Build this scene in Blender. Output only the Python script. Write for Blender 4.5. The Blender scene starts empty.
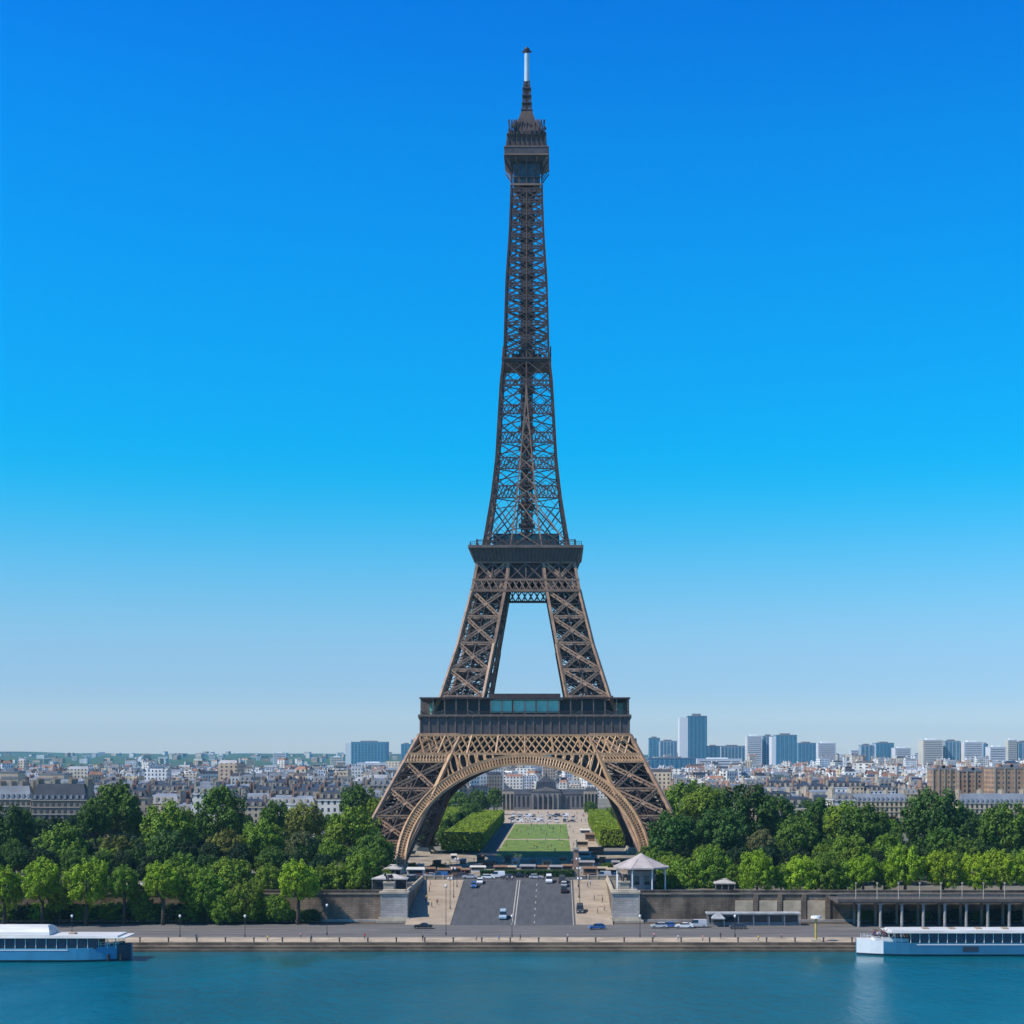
import bpy, bmesh, math, random
from mathutils import Vector, Matrix
R = math.radians
scn = bpy.context.scene
COL = scn.collection
# ------------------------------------------------------------------ camera, sky, sun, exposure
F = 1482.0; PX = 556.0; PY = 757.0; H = 42.0          # focal length in px, principal point, eye height
cam = bpy.data.cameras.new('camera'); co = bpy.data.objects.new('camera', cam); COL.objects.link(co)
co.location = (0, 0, H); co.rotation_euler = (R(90), 0, 0)
cam.sensor_width = 36; cam.lens = 36 * F / 1024
cam.shift_x = (512 - PX) / 1024; cam.shift_y = (PY - 512) / 1024
cam.clip_start = 1; cam.clip_end = 60000
scn.camera = co
SUN_EL = R(50); SUN_AZ = R(-113)                       # azimuth from +Y, negative = left of the view
w = bpy.data.worlds.new('World'); scn.world = w; w.use_nodes = True
nt = w.node_tree; N = nt.nodes; L = nt.links
bg = N['Background']; bg.inputs[1].default_value = 0.10
sky = N.new('ShaderNodeTexSky'); sky.sky_type = 'NISHITA'; sky.sun_disc = False
sky.sun_elevation = SUN_EL; sky.sun_rotation = SUN_AZ
sky.air_density = 1.0; sky.dust_density = 0.6; sky.ozone_density = 3.0
tcw = N.new('ShaderNodeTexCoord'); sx = N.new('ShaderNodeSeparateXYZ')
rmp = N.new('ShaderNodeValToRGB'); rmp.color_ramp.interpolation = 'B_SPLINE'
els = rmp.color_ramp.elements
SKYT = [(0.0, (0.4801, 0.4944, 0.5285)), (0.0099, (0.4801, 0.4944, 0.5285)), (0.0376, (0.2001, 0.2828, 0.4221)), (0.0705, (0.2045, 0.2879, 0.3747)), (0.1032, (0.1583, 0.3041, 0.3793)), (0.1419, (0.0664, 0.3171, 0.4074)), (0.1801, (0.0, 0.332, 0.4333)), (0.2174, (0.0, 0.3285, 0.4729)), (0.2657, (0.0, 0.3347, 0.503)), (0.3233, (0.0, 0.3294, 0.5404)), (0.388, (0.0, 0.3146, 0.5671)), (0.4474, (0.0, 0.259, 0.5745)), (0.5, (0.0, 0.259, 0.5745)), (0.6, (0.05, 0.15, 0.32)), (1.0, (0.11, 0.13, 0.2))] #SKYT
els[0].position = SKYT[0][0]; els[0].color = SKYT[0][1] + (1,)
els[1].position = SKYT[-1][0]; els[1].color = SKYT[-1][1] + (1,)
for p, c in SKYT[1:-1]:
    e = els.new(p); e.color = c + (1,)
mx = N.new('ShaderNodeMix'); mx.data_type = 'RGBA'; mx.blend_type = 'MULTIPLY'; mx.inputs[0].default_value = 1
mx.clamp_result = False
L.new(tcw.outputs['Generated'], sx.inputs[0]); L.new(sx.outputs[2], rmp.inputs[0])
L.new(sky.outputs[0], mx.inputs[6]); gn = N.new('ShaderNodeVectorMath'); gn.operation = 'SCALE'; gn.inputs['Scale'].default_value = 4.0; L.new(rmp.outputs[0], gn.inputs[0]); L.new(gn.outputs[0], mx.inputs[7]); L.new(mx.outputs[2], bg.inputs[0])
sl = bpy.data.lights.new('sun', 'SUN'); sl.energy = 5.0; sl.angle = R(0.5); sl.color = (1.0, 0.93, 0.82)
so = bpy.data.objects.new('sun', sl); COL.objects.link(so)
sd = Vector((math.sin(SUN_AZ) * math.cos(SUN_EL), math.cos(SUN_AZ) * math.cos(SUN_EL), math.sin(SUN_EL)))
so.rotation_euler = sd.to_track_quat('Z', 'Y').to_euler(); so.location = (-300, 0, 400)
scn.view_settings.view_transform = 'Standard'; scn.view_settings.look = 'None'
scn.view_settings.exposure = 0.0; scn.view_settings.gamma = 1.0
scn.render.resolution_x = 1024; scn.render.resolution_y = 1024

# ------------------------------------------------------------------ helpers
rnd = random.Random(7)
def X(px, d): return (px - PX) * d / F
def Zp(py, d): return H - (py - PY) * d / F
def s2l(c):
    c /= 255.0
    return c / 12.92 if c <= 0.04045 else ((c + 0.055) / 1.055) ** 2.4
def S(r, g, b): return (s2l(r), s2l(g), s2l(b))
class MB:
    def __init__(s): s.v = []; s.f = []; s.m = []
    def add(s, vs, fs, m=0):
        n = len(s.v); s.v += [tuple(p) for p in vs]
        for f in fs: s.f.append([n + i for i in f]); s.m.append(m)
    def box(s, x0, x1, y0, y1, z0, z1, m=0):
        s.add([(x0,y0,z0),(x1,y0,z0),(x1,y1,z0),(x0,y1,z0),(x0,y0,z1),(x1,y0,z1),(x1,y1,z1),(x0,y1,z1)],
              [(3,2,1,0),(4,5,6,7),(0,1,5,4),(1,2,6,5),(2,3,7,6),(3,0,4,7)], m)
    def frus(s, cx, cy, z0, z1, a0, b0, a1, b1, m=0):
        s.add([(cx-a0,cy-b0,z0),(cx+a0,cy-b0,z0),(cx+a0,cy+b0,z0),(cx-a0,cy+b0,z0),
               (cx-a1,cy-b1,z1),(cx+a1,cy-b1,z1),(cx+a1,cy+b1,z1),(cx-a1,cy+b1,z1)],
              [(3,2,1,0),(4,5,6,7),(0,1,5,4),(1,2,6,5),(2,3,7,6),(3,0,4,7)], m)
    def beam(s, p, q, a, b=None, m=0):
        b = a if b is None else b
        p = Vector(p); q = Vector(q); d = (q - p)
        if d.length < 1e-5: return
        d.normalize()
        u = Vector((0,0,1)) if abs(d.z) < 0.95 else Vector((0,1,0))
        x = d.cross(u).normalized(); y = x.cross(d).normalized()
        vs = []
        for c in (p, q):
            for i, j in ((-1,-1),(1,-1),(1,1),(-1,1)): vs.append(c + x*a/2*i + y*b/2*j)
        s.add(vs, [(3,2,1,0),(4,5,6,7),(0,1,5,4),(1,2,6,5),(2,3,7,6),(3,0,4,7)], m)
    def lat(s, p, q, wd, n, nor, t=0.35, m=0):
        """laced girder: two flanges and a zigzag between them, lying in the plane with normal nor"""
        p = Vector(p); q = Vector(q); d = (q-p); side = d.cross(Vector(nor)).normalized() * wd/2
        s.beam(p+side, q+side, t, t*1.6, m); s.beam(p-side, q-side, t, t*1.6, m)
        for i in range(n):
            a = p + d*(i/n); b = p + d*((i+1)/n)
            sg = 1 if i % 2 else -1
            s.beam(a+side*sg, b-side*sg, t*0.6, t*0.6, m)
    def cyl(s, p, q, r0, r1=None, n=8, m=0, cap=True):
        r1 = r0 if r1 is None else r1
        p = Vector(p); q = Vector(q); d = (q-p).normalized()
        u = Vector((0,0,1)) if abs(d.z) < 0.95 else Vector((1,0,0))
        x = d.cross(u).normalized(); y = d.cross(x).normalized()
        vs = [c + (x*math.cos(2*math.pi*i/n) + y*math.sin(2*math.pi*i/n))*r for c, r in ((p,r0),(q,r1)) for i in range(n)]
        fs = [(i,(i+1)%n,n+(i+1)%n,n+i) for i in range(n)]
        if cap: fs += [tuple(range(n-1,-1,-1)), tuple(range(n,2*n))]
        s.add(vs, fs, m)
    def ball(s, c, r, n=8, k=5, sz=1, m=0):
        vs = [(c[0], c[1], c[2]+r*sz)]
        for j in range(1,k):
            a = math.pi*j/k
            for i in range(n):
                b = 2*math.pi*i/n; vs.append((c[0]+r*math.sin(a)*math.cos(b), c[1]+r*math.sin(a)*math.sin(b), c[2]+r*sz*math.cos(a)))
        vs.append((c[0],c[1],c[2]-r*sz)); fs = []
        for i in range(n):
            fs.append((0,1+i,1+(i+1)%n)); e = 1+(k-2)*n
            fs.append((e+(i+1)%n, e+i, len(vs)-1))
            for j in range(k-2):
                a = 1+j*n; fs.append((a+i,a+n+i,a+n+(i+1)%n,a+(i+1)%n))
        s.add(vs, fs, m)
    def mesh(s, name, mats, smooth=False):
        me = bpy.data.meshes.new(name); me.from_pydata(s.v, [], s.f)
        if not isinstance(mats, (list, tuple)): mats = [mats]
        for m in mats: me.materials.append(m)
        if len(mats) > 1: me.polygons.foreach_set('material_index', s.m)
        if smooth: me.polygons.foreach_set('use_smooth', [True]*len(me.polygons))
        me.update(); return me
    def build(s, name, mats, parent=None, smooth=False, fix=False):
        me = s.mesh(name, mats, smooth)
        if fix:
            b = bmesh.new(); b.from_mesh(me); bmesh.ops.recalc_face_normals(b, faces=b.faces); b.to_mesh(me); b.free()
        return link(name, me, parent)
def link(name, me, parent=None):
    o = bpy.data.objects.new(name, me); COL.objects.link(o)
    if parent: o.parent = parent
    return o
def tag(o, label=None, cat=None, group=None, kind=None):
    if label: o['label'] = label
    if cat: o['category'] = cat
    if group: o['group'] = group
    if kind: o['kind'] = kind
    return o
def empty(name, loc=(0,0,0), rz=0, label=None, cat=None, group=None):
    o = bpy.data.objects.new(name, None); COL.objects.link(o); o.location = loc; o.rotation_euler = (0,0,rz)
    o.empty_display_size = 0.5
    return tag(o, label, cat, group)
def kids(root):
    return [c for c in COL.objects if c.parent == root]
KID = {}
def remember(root):
    KID[root.name] = [(c, [g for g in kids(c)]) for c in kids(root)]
def dup(root, loc, rz=0, sc=(1,1,1), color=None, label=None, cat=None, group=None):
    r = root.copy(); COL.objects.link(r); r.location = loc; r.rotation_euler = (0,0,rz); r.scale = sc
    if color: r.color = color
    tag(r, label, cat, group)
    for c, gs in KID[root.name]:
        k = c.copy(); COL.objects.link(k); k.parent = r
        if color: k.color = color
        for g in gs:
            h = g.copy(); COL.objects.link(h); h.parent = k
            if color: h.color = color
    return r
ORD = ['leftmost','second','third','fourth','fifth','sixth','seventh','eighth','ninth','tenth','eleventh','twelfth','thirteenth','fourteenth','fifteenth','sixteenth','seventeenth','eighteenth','nineteenth','twentieth']
def nth(i, n):
    if i == 0: return 'leftmost'
    if i == n-1: return 'rightmost'
    if i < 20: return ORD[i] + ' from the left'
    if n-1-i < 20: return ORD[n-1-i] + ' from the right'
    return 'number %d from the left' % (i+1)

# ------------------------------------------------------------------ materials
def mat(name, col=(0.5,0.5,0.5), rough=0.7, metal=0.0, var=0.15, scale=0.5, bump=0.0, objcol=False, spec=0.5, stretch=None):
    m = bpy.data.materials.new(name); m.use_nodes = True; t = m.node_tree; n = t.nodes; l = t.links
    p = n['Principled BSDF']; p.inputs['Roughness'].default_value = rough; p.inputs['Metallic'].default_value = metal
    p.inputs['Specular IOR Level'].default_value = spec
    tc = n.new('ShaderNodeTexCoord'); nz = n.new('ShaderNodeTexNoise'); nz.inputs['Scale'].default_value = scale
    nz.inputs['Detail'].default_value = 4
    if stretch:
        mpn = n.new('ShaderNodeMapping'); mpn.inputs['Scale'].default_value = stretch; l.new(tc.outputs['Object'], mpn.inputs[0]); l.new(mpn.outputs[0], nz.inputs['Vector'])
    else: l.new(tc.outputs['Object'], nz.inputs['Vector'])
    mr = n.new('ShaderNodeMapRange'); mr.inputs[1].default_value = 0.3; mr.inputs[2].default_value = 0.7
    mr.inputs[3].default_value = 1-var; mr.inputs[4].default_value = 1+var
    l.new(nz.outputs[0], mr.inputs[0])
    hm = n.new('ShaderNodeVectorMath'); hm.operation = 'SCALE'
    if objcol:
        oi = n.new('ShaderNodeObjectInfo'); l.new(oi.outputs['Color'], hm.inputs[0])
    else: hm.inputs[0].default_value = col
    l.new(mr.outputs[0], hm.inputs['Scale']); l.new(hm.outputs[0], p.inputs['Base Color'])
    if bump:
        b = n.new('ShaderNodeBump'); b.inputs['Strength'].default_value = bump; b.inputs['Distance'].default_value = 0.3
        l.new(nz.outputs[0], b.inputs['Height']); l.new(b.outputs[0], p.inputs['Normal'])
    return m
def leafmat(name):
    m = bpy.data.materials.new(name); m.use_nodes = True; t = m.node_tree; n = t.nodes; l = t.links
    p = n['Principled BSDF']; out = n['Material Output']
    p.inputs['Roughness'].default_value = 0.65; p.inputs['Specular IOR Level'].default_value = 0.25
    oi = n.new('ShaderNodeObjectInfo'); g = n.new('ShaderNodeNewGeometry'); tc = n.new('ShaderNodeTexCoord')
    nz = n.new('ShaderNodeTexNoise'); nz.inputs['Scale'].default_value = 2.2; nz.inputs['Detail'].default_value = 2
    l.new(tc.outputs['Object'], nz.inputs['Vector'])
    mr = n.new('ShaderNodeMapRange'); mr.inputs[1].default_value = 0.3; mr.inputs[2].default_value = 0.7; mr.inputs[3].default_value = 0.7; mr.inputs[4].default_value = 1.35
    l.new(nz.outputs[0], mr.inputs[0])
    m2 = n.new('ShaderNodeMapRange'); m2.inputs[3].default_value = 0.7; m2.inputs[4].default_value = 1.35
    l.new(g.outputs['Random Per Island'], m2.inputs[0])
    mm = n.new('ShaderNodeMath'); mm.operation = 'MULTIPLY'; l.new(mr.outputs[0], mm.inputs[0]); l.new(m2.outputs[0], mm.inputs[1])
    vm = n.new('ShaderNodeVectorMath'); vm.operation = 'SCALE'; l.new(oi.outputs['Color'], vm.inputs[0]); l.new(mm.outputs[0], vm.inputs['Scale'])
    l.new(vm.outputs[0], p.inputs['Base Color'])
    tr = n.new('ShaderNodeBsdfTranslucent'); l.new(vm.outputs[0], tr.inputs[0])
    ms = n.new('ShaderNodeMixShader'); ms.inputs[0].default_value = 0.14
    l.new(p.outputs[0], ms.inputs[1]); l.new(tr.outputs[0], ms.inputs[2]); l.new(ms.outputs[0], out.inputs[0])
    return m
def facademat(name, col, win=(0.06,0.07,0.09), pu=3.0, pz=3.2, fu=(0.28,0.68), fz=(0.25,0.8), objcol=False, var=0.2):
    """masonry wall with a grid of dark window openings, laid out in the building's own metres"""
    m = bpy.data.materials.new(name); m.use_nodes = True; t = m.node_tree; n = t.nodes; l = t.links
    p = n['Principled BSDF']; p.inputs['Roughness'].default_value = 0.8
    tc = n.new('ShaderNodeTexCoord'); sp = n.new('ShaderNodeSeparateXYZ'); l.new(tc.outputs['Object'], sp.inputs[0])
    def M(op, a, b=None, c=None):
        k = n.new('ShaderNodeMath'); k.operation = op
        for i, q in enumerate((a, b, c)):
            if q is None: continue
            if isinstance(q, (int, float)): k.inputs[i].default_value = q
            else: l.new(q, k.inputs[i])
        return k.outputs[0]
    u = M('FRACT', M('DIVIDE', M('ADD', M('ADD', sp.outputs[0], sp.outputs[1]), 5000), pu))
    v = M('FRACT', M('DIVIDE', M('ADD', sp.outputs[2], 100*pz), pz))
    iu = M('MULTIPLY', M('GREATER_THAN', u, fu[0]), M('LESS_THAN', u, fu[1]))
    iv = M('MULTIPLY', M('GREATER_THAN', v, fz[0]), M('LESS_THAN', v, fz[1]))
    g = n.new('ShaderNodeNewGeometry'); sg = n.new('ShaderNodeSeparateXYZ'); l.new(g.outputs['Normal'], sg.inputs[0])
    side = M('LESS_THAN', M('ABSOLUTE', sg.outputs[2]), 0.5)
    msk = M('MULTIPLY', M('MULTIPLY', iu, iv), side)
    nz = n.new('ShaderNodeTexNoise'); nz.inputs['Scale'].default_value = 0.12; nz.inputs['Detail'].default_value = 5
    l.new(tc.outputs['Object'], nz.inputs['Vector'])
    mr = n.new('ShaderNodeMapRange'); mr.inputs[1].default_value = 0.3; mr.inputs[2].default_value = 0.7; mr.inputs[3].default_value = 1-var; mr.inputs[4].default_value = 1+var
    l.new(nz.outputs[0], mr.inputs[0])
    hm = n.new('ShaderNodeVectorMath'); hm.operation = 'SCALE'
    if objcol:
        oi = n.new('ShaderNodeObjectInfo'); l.new(oi.outputs['Color'], hm.inputs[0])
    else: hm.inputs[0].default_value = col
    l.new(mr.outputs[0], hm.inputs['Scale'])
    mxx = n.new('ShaderNodeMix'); mxx.data_type = 'RGBA'; l.new(msk, mxx.inputs[0]); l.new(hm.outputs[0], mxx.inputs[6]); mxx.inputs[7].default_value = win + (1,)
    l.new(mxx.outputs[2], p.inputs['Base Color'])
    rr = M('SUBTRACT', 0.85, M('MULTIPLY', msk, 0.6)); l.new(rr, p.inputs['Roughness'])
    return m
M_leaf = leafmat('foliage'); M_bark = mat('bark', (0.07,0.05,0.035), 0.9, bump=0.5, scale=2)
IRON = (0.23,0.14,0.092)
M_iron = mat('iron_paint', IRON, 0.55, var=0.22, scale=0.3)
M_irond = mat('iron_dark_shade', (0.065,0.043,0.038), 0.55, var=0.25, scale=0.3)  # dark tone; on inner and rear members it paints in their shade
M_ironl = mat('iron_paint_tan_lit', (0.44,0.27,0.14), 0.55, var=0.2, scale=0.4)  # tan tone paints sunlight onto the arch and girder fronts
M_ironp = mat('iron_paint_umber', (0.125,0.075,0.055), 0.55, var=0.3, scale=0.25)
M_plate = mat('deck_plate', (0.075,0.062,0.062), 0.5, var=0.3, scale=0.5)
M_ironm = mat('iron_paint_lit', (0.34,0.21,0.13), 0.5, var=0.3, scale=0.4)  # lighter copy of the iron, painting sunlit highlights on the front legs
M_ironu = mat('iron_paint_grey', (0.125,0.074,0.056), 0.5, var=0.4, scale=0.5)
M_roofp = mat('pale_roof', (0.40,0.41,0.42), 0.5, var=0.3, scale=0.35)
M_rib = mat('rib_paint', (0.15,0.11,0.09), 0.55, var=0.25, scale=0.4)
M_stone = mat('pale_stone', (0.42,0.36,0.28), 0.85, var=0.25, scale=0.25, bump=0.3)
M_asph = mat('asphalt', (0.075,0.078,0.085), 0.8, var=0.2, scale=1.0, stretch=(0.8,0.05,1))
M_pave = mat('pavement', (0.36,0.29,0.21), 0.9, var=0.2, scale=0.15)
M_gravel = mat('gravel', (0.40,0.32,0.23), 0.95, var=0.25, scale=0.2)
M_white = mat('white_paint', (0.75,0.75,0.74), 0.5, var=0.06, scale=0.6)
M_line = mat('road_paint', (0.45,0.42,0.37), 0.7, var=0.2, scale=0.8)
M_glass = mat('dark_glass', (0.02,0.03,0.04), 0.08, var=0.2, scale=0.5, spec=0.8)
M_teal = mat('teal_glass', (0.20,0.62,0.52), 0.25, var=0.15, scale=0.3)
M_steel = mat('steel_grey', (0.22,0.22,0.23), 0.5, var=0.1)
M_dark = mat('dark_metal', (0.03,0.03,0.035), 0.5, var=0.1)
M_rub = mat('rubber', (0.02,0.02,0.02), 0.8)
M_ocol = mat('painted_body', objcol=True, rough=0.35, var=0.04)
M_cloth = mat('clothing', objcol=True, rough=0.9, var=0.1, scale=3)
M_skin = mat('skin', (0.42,0.25,0.17), 0.6, var=0.05)
M_hair = mat('hair', (0.04,0.025,0.018), 0.7)
M_trou = mat('trousers', (0.05,0.055,0.08), 0.9)
# ------------------------------------------------------------------ the setting: water, quay, ground, road, hills
YB = 396.0; YW = 451.0; YR = 506.0; ZQ = -8.0; ZW = -10.1
GX0, GX1 = -45.0, 17.0       # the opening in the quay wall where the road comes down
AX, AY = -11.8, 600.0       # tower axis
def watermat():
    m = bpy.data.materials.new('river_water'); m.use_nodes = True; t = m.node_tree; n = t.nodes; l = t.links
    p = n['Principled BSDF']; p.inputs['Roughness'].default_value = 0.07; p.inputs['IOR'].default_value = 1.42; p.inputs['Specular Tint'].default_value = (0.16,0.85,1.0,1)
    tc = n.new('ShaderNodeTexCoord'); mp = n.new('ShaderNodeMapping'); mp.inputs['Scale'].default_value = (0.26,0.13,1)
    l.new(tc.outputs['Object'], mp.inputs[0])
    n1 = n.new('ShaderNodeTexNoise'); n1.inputs['Scale'].default_value = 1.0; n1.inputs['Detail'].default_value = 7; n1.inputs['Roughness'].default_value = 0.68
    l.new(mp.outputs[0], n1.inputs['Vector'])
    n2 = n.new('ShaderNodeTexNoise'); n2.inputs['Scale'].default_value = 0.035; n2.inputs['Detail'].default_value = 3
    l.new(tc.outputs['Object'], n2.inputs['Vector'])
    b = n.new('ShaderNodeBump'); b.inputs['Strength'].default_value = 0.5; b.inputs['Distance'].default_value = 2.2
    l.new(n1.outputs[0], b.inputs['Height']); l.new(b.outputs[0], p.inputs['Normal'])
    cr = n.new('ShaderNodeMix'); cr.data_type = 'RGBA'; cr.inputs[6].default_value = (0.0,0.095,0.110,1); cr.inputs[7].default_value = (0.0,0.150,0.225,1)
    mr = n.new('ShaderNodeMapRange'); mr.inputs[1].default_value = 0.38; mr.inputs[2].default_value = 0.62; mr.inputs[3].default_value = 0.3; mr.inputs[4].default_value = 0.85
    sp = n.new('ShaderNodeSeparateXYZ'); l.new(tc.outputs['Object'], sp.inputs[0])
    lee = n.new('ShaderNodeMapRange'); lee.inputs[1].default_value = 393; lee.inputs[2].default_value = 345; lee.inputs[3].default_value = 0.1; lee.inputs[4].default_value = 1.0
    l.new(sp.outputs[1], lee.inputs[0]); mu = n.new('ShaderNodeMath'); mu.operation = 'MULTIPLY'
    l.new(n2.outputs[0], mr.inputs[0]); l.new(mr.outputs[0], mu.inputs[0]); l.new(lee.outputs[0], mu.inputs[1]); l.new(mu.outputs[0], b.inputs['Strength'])
    l.new(n2.outputs[0], cr.inputs[0]); l.new(cr.outputs[2], p.inputs['Base Color'])
    return m
g = MB(); g.add([(-2500,-400,ZW),(2500,-400,ZW),(2500,YB+3,ZW),(-2500,YB+3,ZW)], [(0,1,2,3)])
tag(g.build('river', watermat()), kind='structure')
def stonewall(name, col, var=0.4, bw=1.8, bh=0.7, ss=1.0):
    m = bpy.data.materials.new(name); m.use_nodes = True; t = m.node_tree; n = t.nodes; l = t.links
    p = n['Principled BSDF']; p.inputs['Roughness'].default_value = 0.9
    tc = n.new('ShaderNodeTexCoord'); sp = n.new('ShaderNodeSeparateXYZ'); cb = n.new('ShaderNodeCombineXYZ'); ad = n.new('ShaderNodeMath')
    l.new(tc.outputs['Object'], sp.inputs[0]); l.new(sp.outputs[0], ad.inputs[0]); l.new(sp.outputs[1], ad.inputs[1])
    l.new(ad.outputs[0], cb.inputs[0]); l.new(sp.outputs[2], cb.inputs[1])
    br = n.new('ShaderNodeTexBrick'); br.inputs['Scale'].default_value = 1; br.inputs['Brick Width'].default_value = bw; br.inputs['Row Height'].default_value = bh
    br.inputs['Mortar Size'].default_value = 0.04
    br.inputs['Color1'].default_value = (*[c*1.12 for c in col],1); br.inputs['Color2'].default_value = (*[c*0.86 for c in col],1); br.inputs['Mortar'].default_value = (*[c*0.55 for c in col],1)
    l.new(cb.outputs[0], br.inputs['Vector'])
    mp = n.new('ShaderNodeMapping'); mp.inputs['Scale'].default_value = (0.12*ss,0.12*ss,0.05*ss); l.new(tc.outputs['Object'], mp.inputs[0])
    nz = n.new('ShaderNodeTexNoise'); nz.inputs['Scale'].default_value = 1; nz.inputs['Detail'].default_value = 7; nz.inputs['Roughness'].default_value = 0.65
    l.new(mp.outputs[0], nz.inputs['Vector'])
    mr = n.new('ShaderNodeMapRange'); mr.inputs[1].default_value = 0.35; mr.inputs[2].default_value = 0.65; mr.inputs[3].default_value = 1-var; mr.inputs[4].default_value = 1+var*0.6
    l.new(nz.outputs[0], mr.inputs[0])
    v = n.new('ShaderNodeVectorMath'); v.operation = 'SCALE'; l.new(br.outputs[0], v.inputs[0]); l.new(mr.outputs[0], v.inputs['Scale']); l.new(v.outputs[0], p.inputs['Base Color'])
    return m
M_wall = stonewall('quay_wall_stone', (0.21,0.155,0.11), 0.75)
M_wall2 = stonewall('pier_stone', (0.40,0.37,0.34), 0.3)
M_quay = stonewall('quay_edge_stone', (0.15,0.115,0.08), 0.5, 2.5, 1.0)
M_stone2 = mat('weathered_coping', (0.22,0.18,0.14), 0.9, var=0.4, scale=0.2)
M_bay = mat('bay_render', (0.52,0.41,0.28), 0.9, var=0.3, scale=0.3)
M_coping = mat('coping_stone', (0.46,0.39,0.30), 0.9, var=0.25, scale=0.3)
# lower quay: promenade slab with a lower ledge at the water
g = MB(); g.box(-2500,2500, YB+4, YW+0.6, ZW-1, ZQ, 0)
g.box(-2500,2500, YB+1.2, YB+4, ZW-1, ZQ-0.8, 2)
g.box(-2500,2500, YB, YB+1.2, ZW-1, ZQ-1.5, 2)
tag(g.build('quay', [M_quay, M_coping, M_quay]), kind='structure')
g = MB(); g.add([(-2500,YB+4,ZQ+.004),(2500,YB+4,ZQ+.004),(2500,YB+14,ZQ+.004),(-2500,YB+14,ZQ+.004)],[(0,1,2,3)])
tag(g.build('promenade', M_gravel), kind='structure')
g = MB(); g.box(-2500,2500, YB+14, YB+14.35, ZQ, ZQ+0.14); tag(g.build('kerb', M_stone), kind='structure')
g = MB(); g.add([(-2500,YB+14.35,ZQ+.006),(2500,YB+14.35,ZQ+.006),(2500,YW-8,ZQ+.006),(-2500,YW-8,ZQ+.006)],[(0,1,2,3)])
tag(g.build('quay_road', mat('worn_asphalt', (0.13,0.122,0.115), 0.9, var=0.4, scale=1.0, stretch=(0.04,0.6,1))), kind='structure')
g = MB()
for i in range(-60,60):
    if -4 < i < 2: continue
    g.add([(i*9,YB+32,ZQ+.011),(i*9+3,YB+32,ZQ+.011),(i*9+3,YB+32.2,ZQ+.011),(i*9,YB+32.2,ZQ+.011)],[(0,1,2,3)])
tag(g.build('lane_markings', M_line), kind='structure')
# ground: one sheet from the wall to the horizon, with the ramp cut
def gmat():
    m = mat('city_ground', (0.16,0.15,0.12), 0.95, var=0.3, scale=0.02); return m
RX0, RX1 = -31.5, 5.9
g = MB(); FAR = 16000
xs = [-9000, GX0, GX1, 9000]
g.add([(-9000,YW,0),(GX0,YW,0),(GX0,YR,0),(-9000,YR,0)],[(0,1,2,3)])
g.add([(GX1,YW,0),(9000,YW,0),(9000,YR,0),(GX1,YR,0)],[(0,1,2,3)])
g.add([(-9000,YR,0),(9000,YR,0),(9000,FAR,0),(-9000,FAR,0)],[(0,1,2,3)])
g.add([(GX0,YW-10,ZQ+.002),(GX1,YW-10,ZQ+.002),(GX1,YR,-0.05),(GX0,YR,-0.05)],[(0,1,2,3)])
tag(g.build('ground', gmat()), kind='structure')
def ramp(x0, x1, dz, name, m, y0=YW-10, y1=YR):
    def zz(y): return ZQ + (y-(YW-10))/(YR-(YW-10))*(-ZQ-0.05)
    g = MB(); g.add([(x0,y0,zz(y0)+dz),(x1,y0,zz(y0)+dz),(x1,y1,zz(y1)+dz),(x0,y1,zz(y1)+dz)],[(0,1,2,3)])
    return tag(g.build(name, m), kind='structure')
def rz(y): return ZQ + (y-(YW-10))/(YR-(YW-10))*(-ZQ-0.05)
ramp(RX0, RX1, 0.010, 'road', M_asph)
def slab(x0,x1,name,m,h=0.14):
    g = MB(); y0, y1 = YW-10, YR
    vs = [(x0,y0,rz(y0)),(x1,y0,rz(y0)),(x1,y1,rz(y1)),(x0,y1,rz(y1))]
    g.add(vs + [(a,b,c+h) for a,b,c in vs], [(4,5,6,7),(0,1,5,4),(1,2,6,5),(2,3,7,6),(3,0,4,7)])
    return tag(g.build(name, m), kind='structure')
slab(GX0, RX0, 'pavement', M_pave); slab(RX1, GX1, 'pavement', M_pave)
cx = (RX0+RX1)/2
for a in (-0.5, 0.35):
    ramp(cx+a, cx+a+0.28, 0.016, 'road_marking', M_line)
ramp(RX1-0.8, RX1-0.6, 0.016, 'road_marking', M_line)
for k in range(7):
    y = YW-8+k*9
    ramp(cx+6.2, cx+6.4, 0.016, 'road_marking', M_line, y, y+3)
# cross street in front of the tower and the paths of the park
def sheet(name, m, x0, x1, y0, y1, z): 
    g = MB(); g.add([(x0,y0,z),(x1,y0,z),(x1,y1,z),(x0,y1,z)],[(0,1,2,3)]); return tag(g.build(name, m), kind='structure')
sheet('street', M_asph, -600, 600, YR, YR+16, 0.004)
sheet('plaza', mat('worn_gravel',(0.30,0.25,0.19),0.95,var=0.5,scale=0.12), -90, 66, YR+16, 642, 0.004)
LG = mat('lawn_grass', (0.13,0.20,0.025), 0.95, var=0.55, scale=0.22, bump=0.3)
sheet('path', M_gravel, -32, 20, 642, 930, 0.004)
sheet('path', mat('dark_path', (0.09,0.095,0.10), 0.95, var=0.2), -32, -26.5, 642, 930, 0.009)
sheet('lawn', LG, -25.5, 6.6, 624, 752, 0.008); sheet('lawn', LG, -25.5, 6.6, 760, 925, 0.008)
sheet('plaza', M_gravel, -60, 40, 930, 1180, 0.004)
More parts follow.
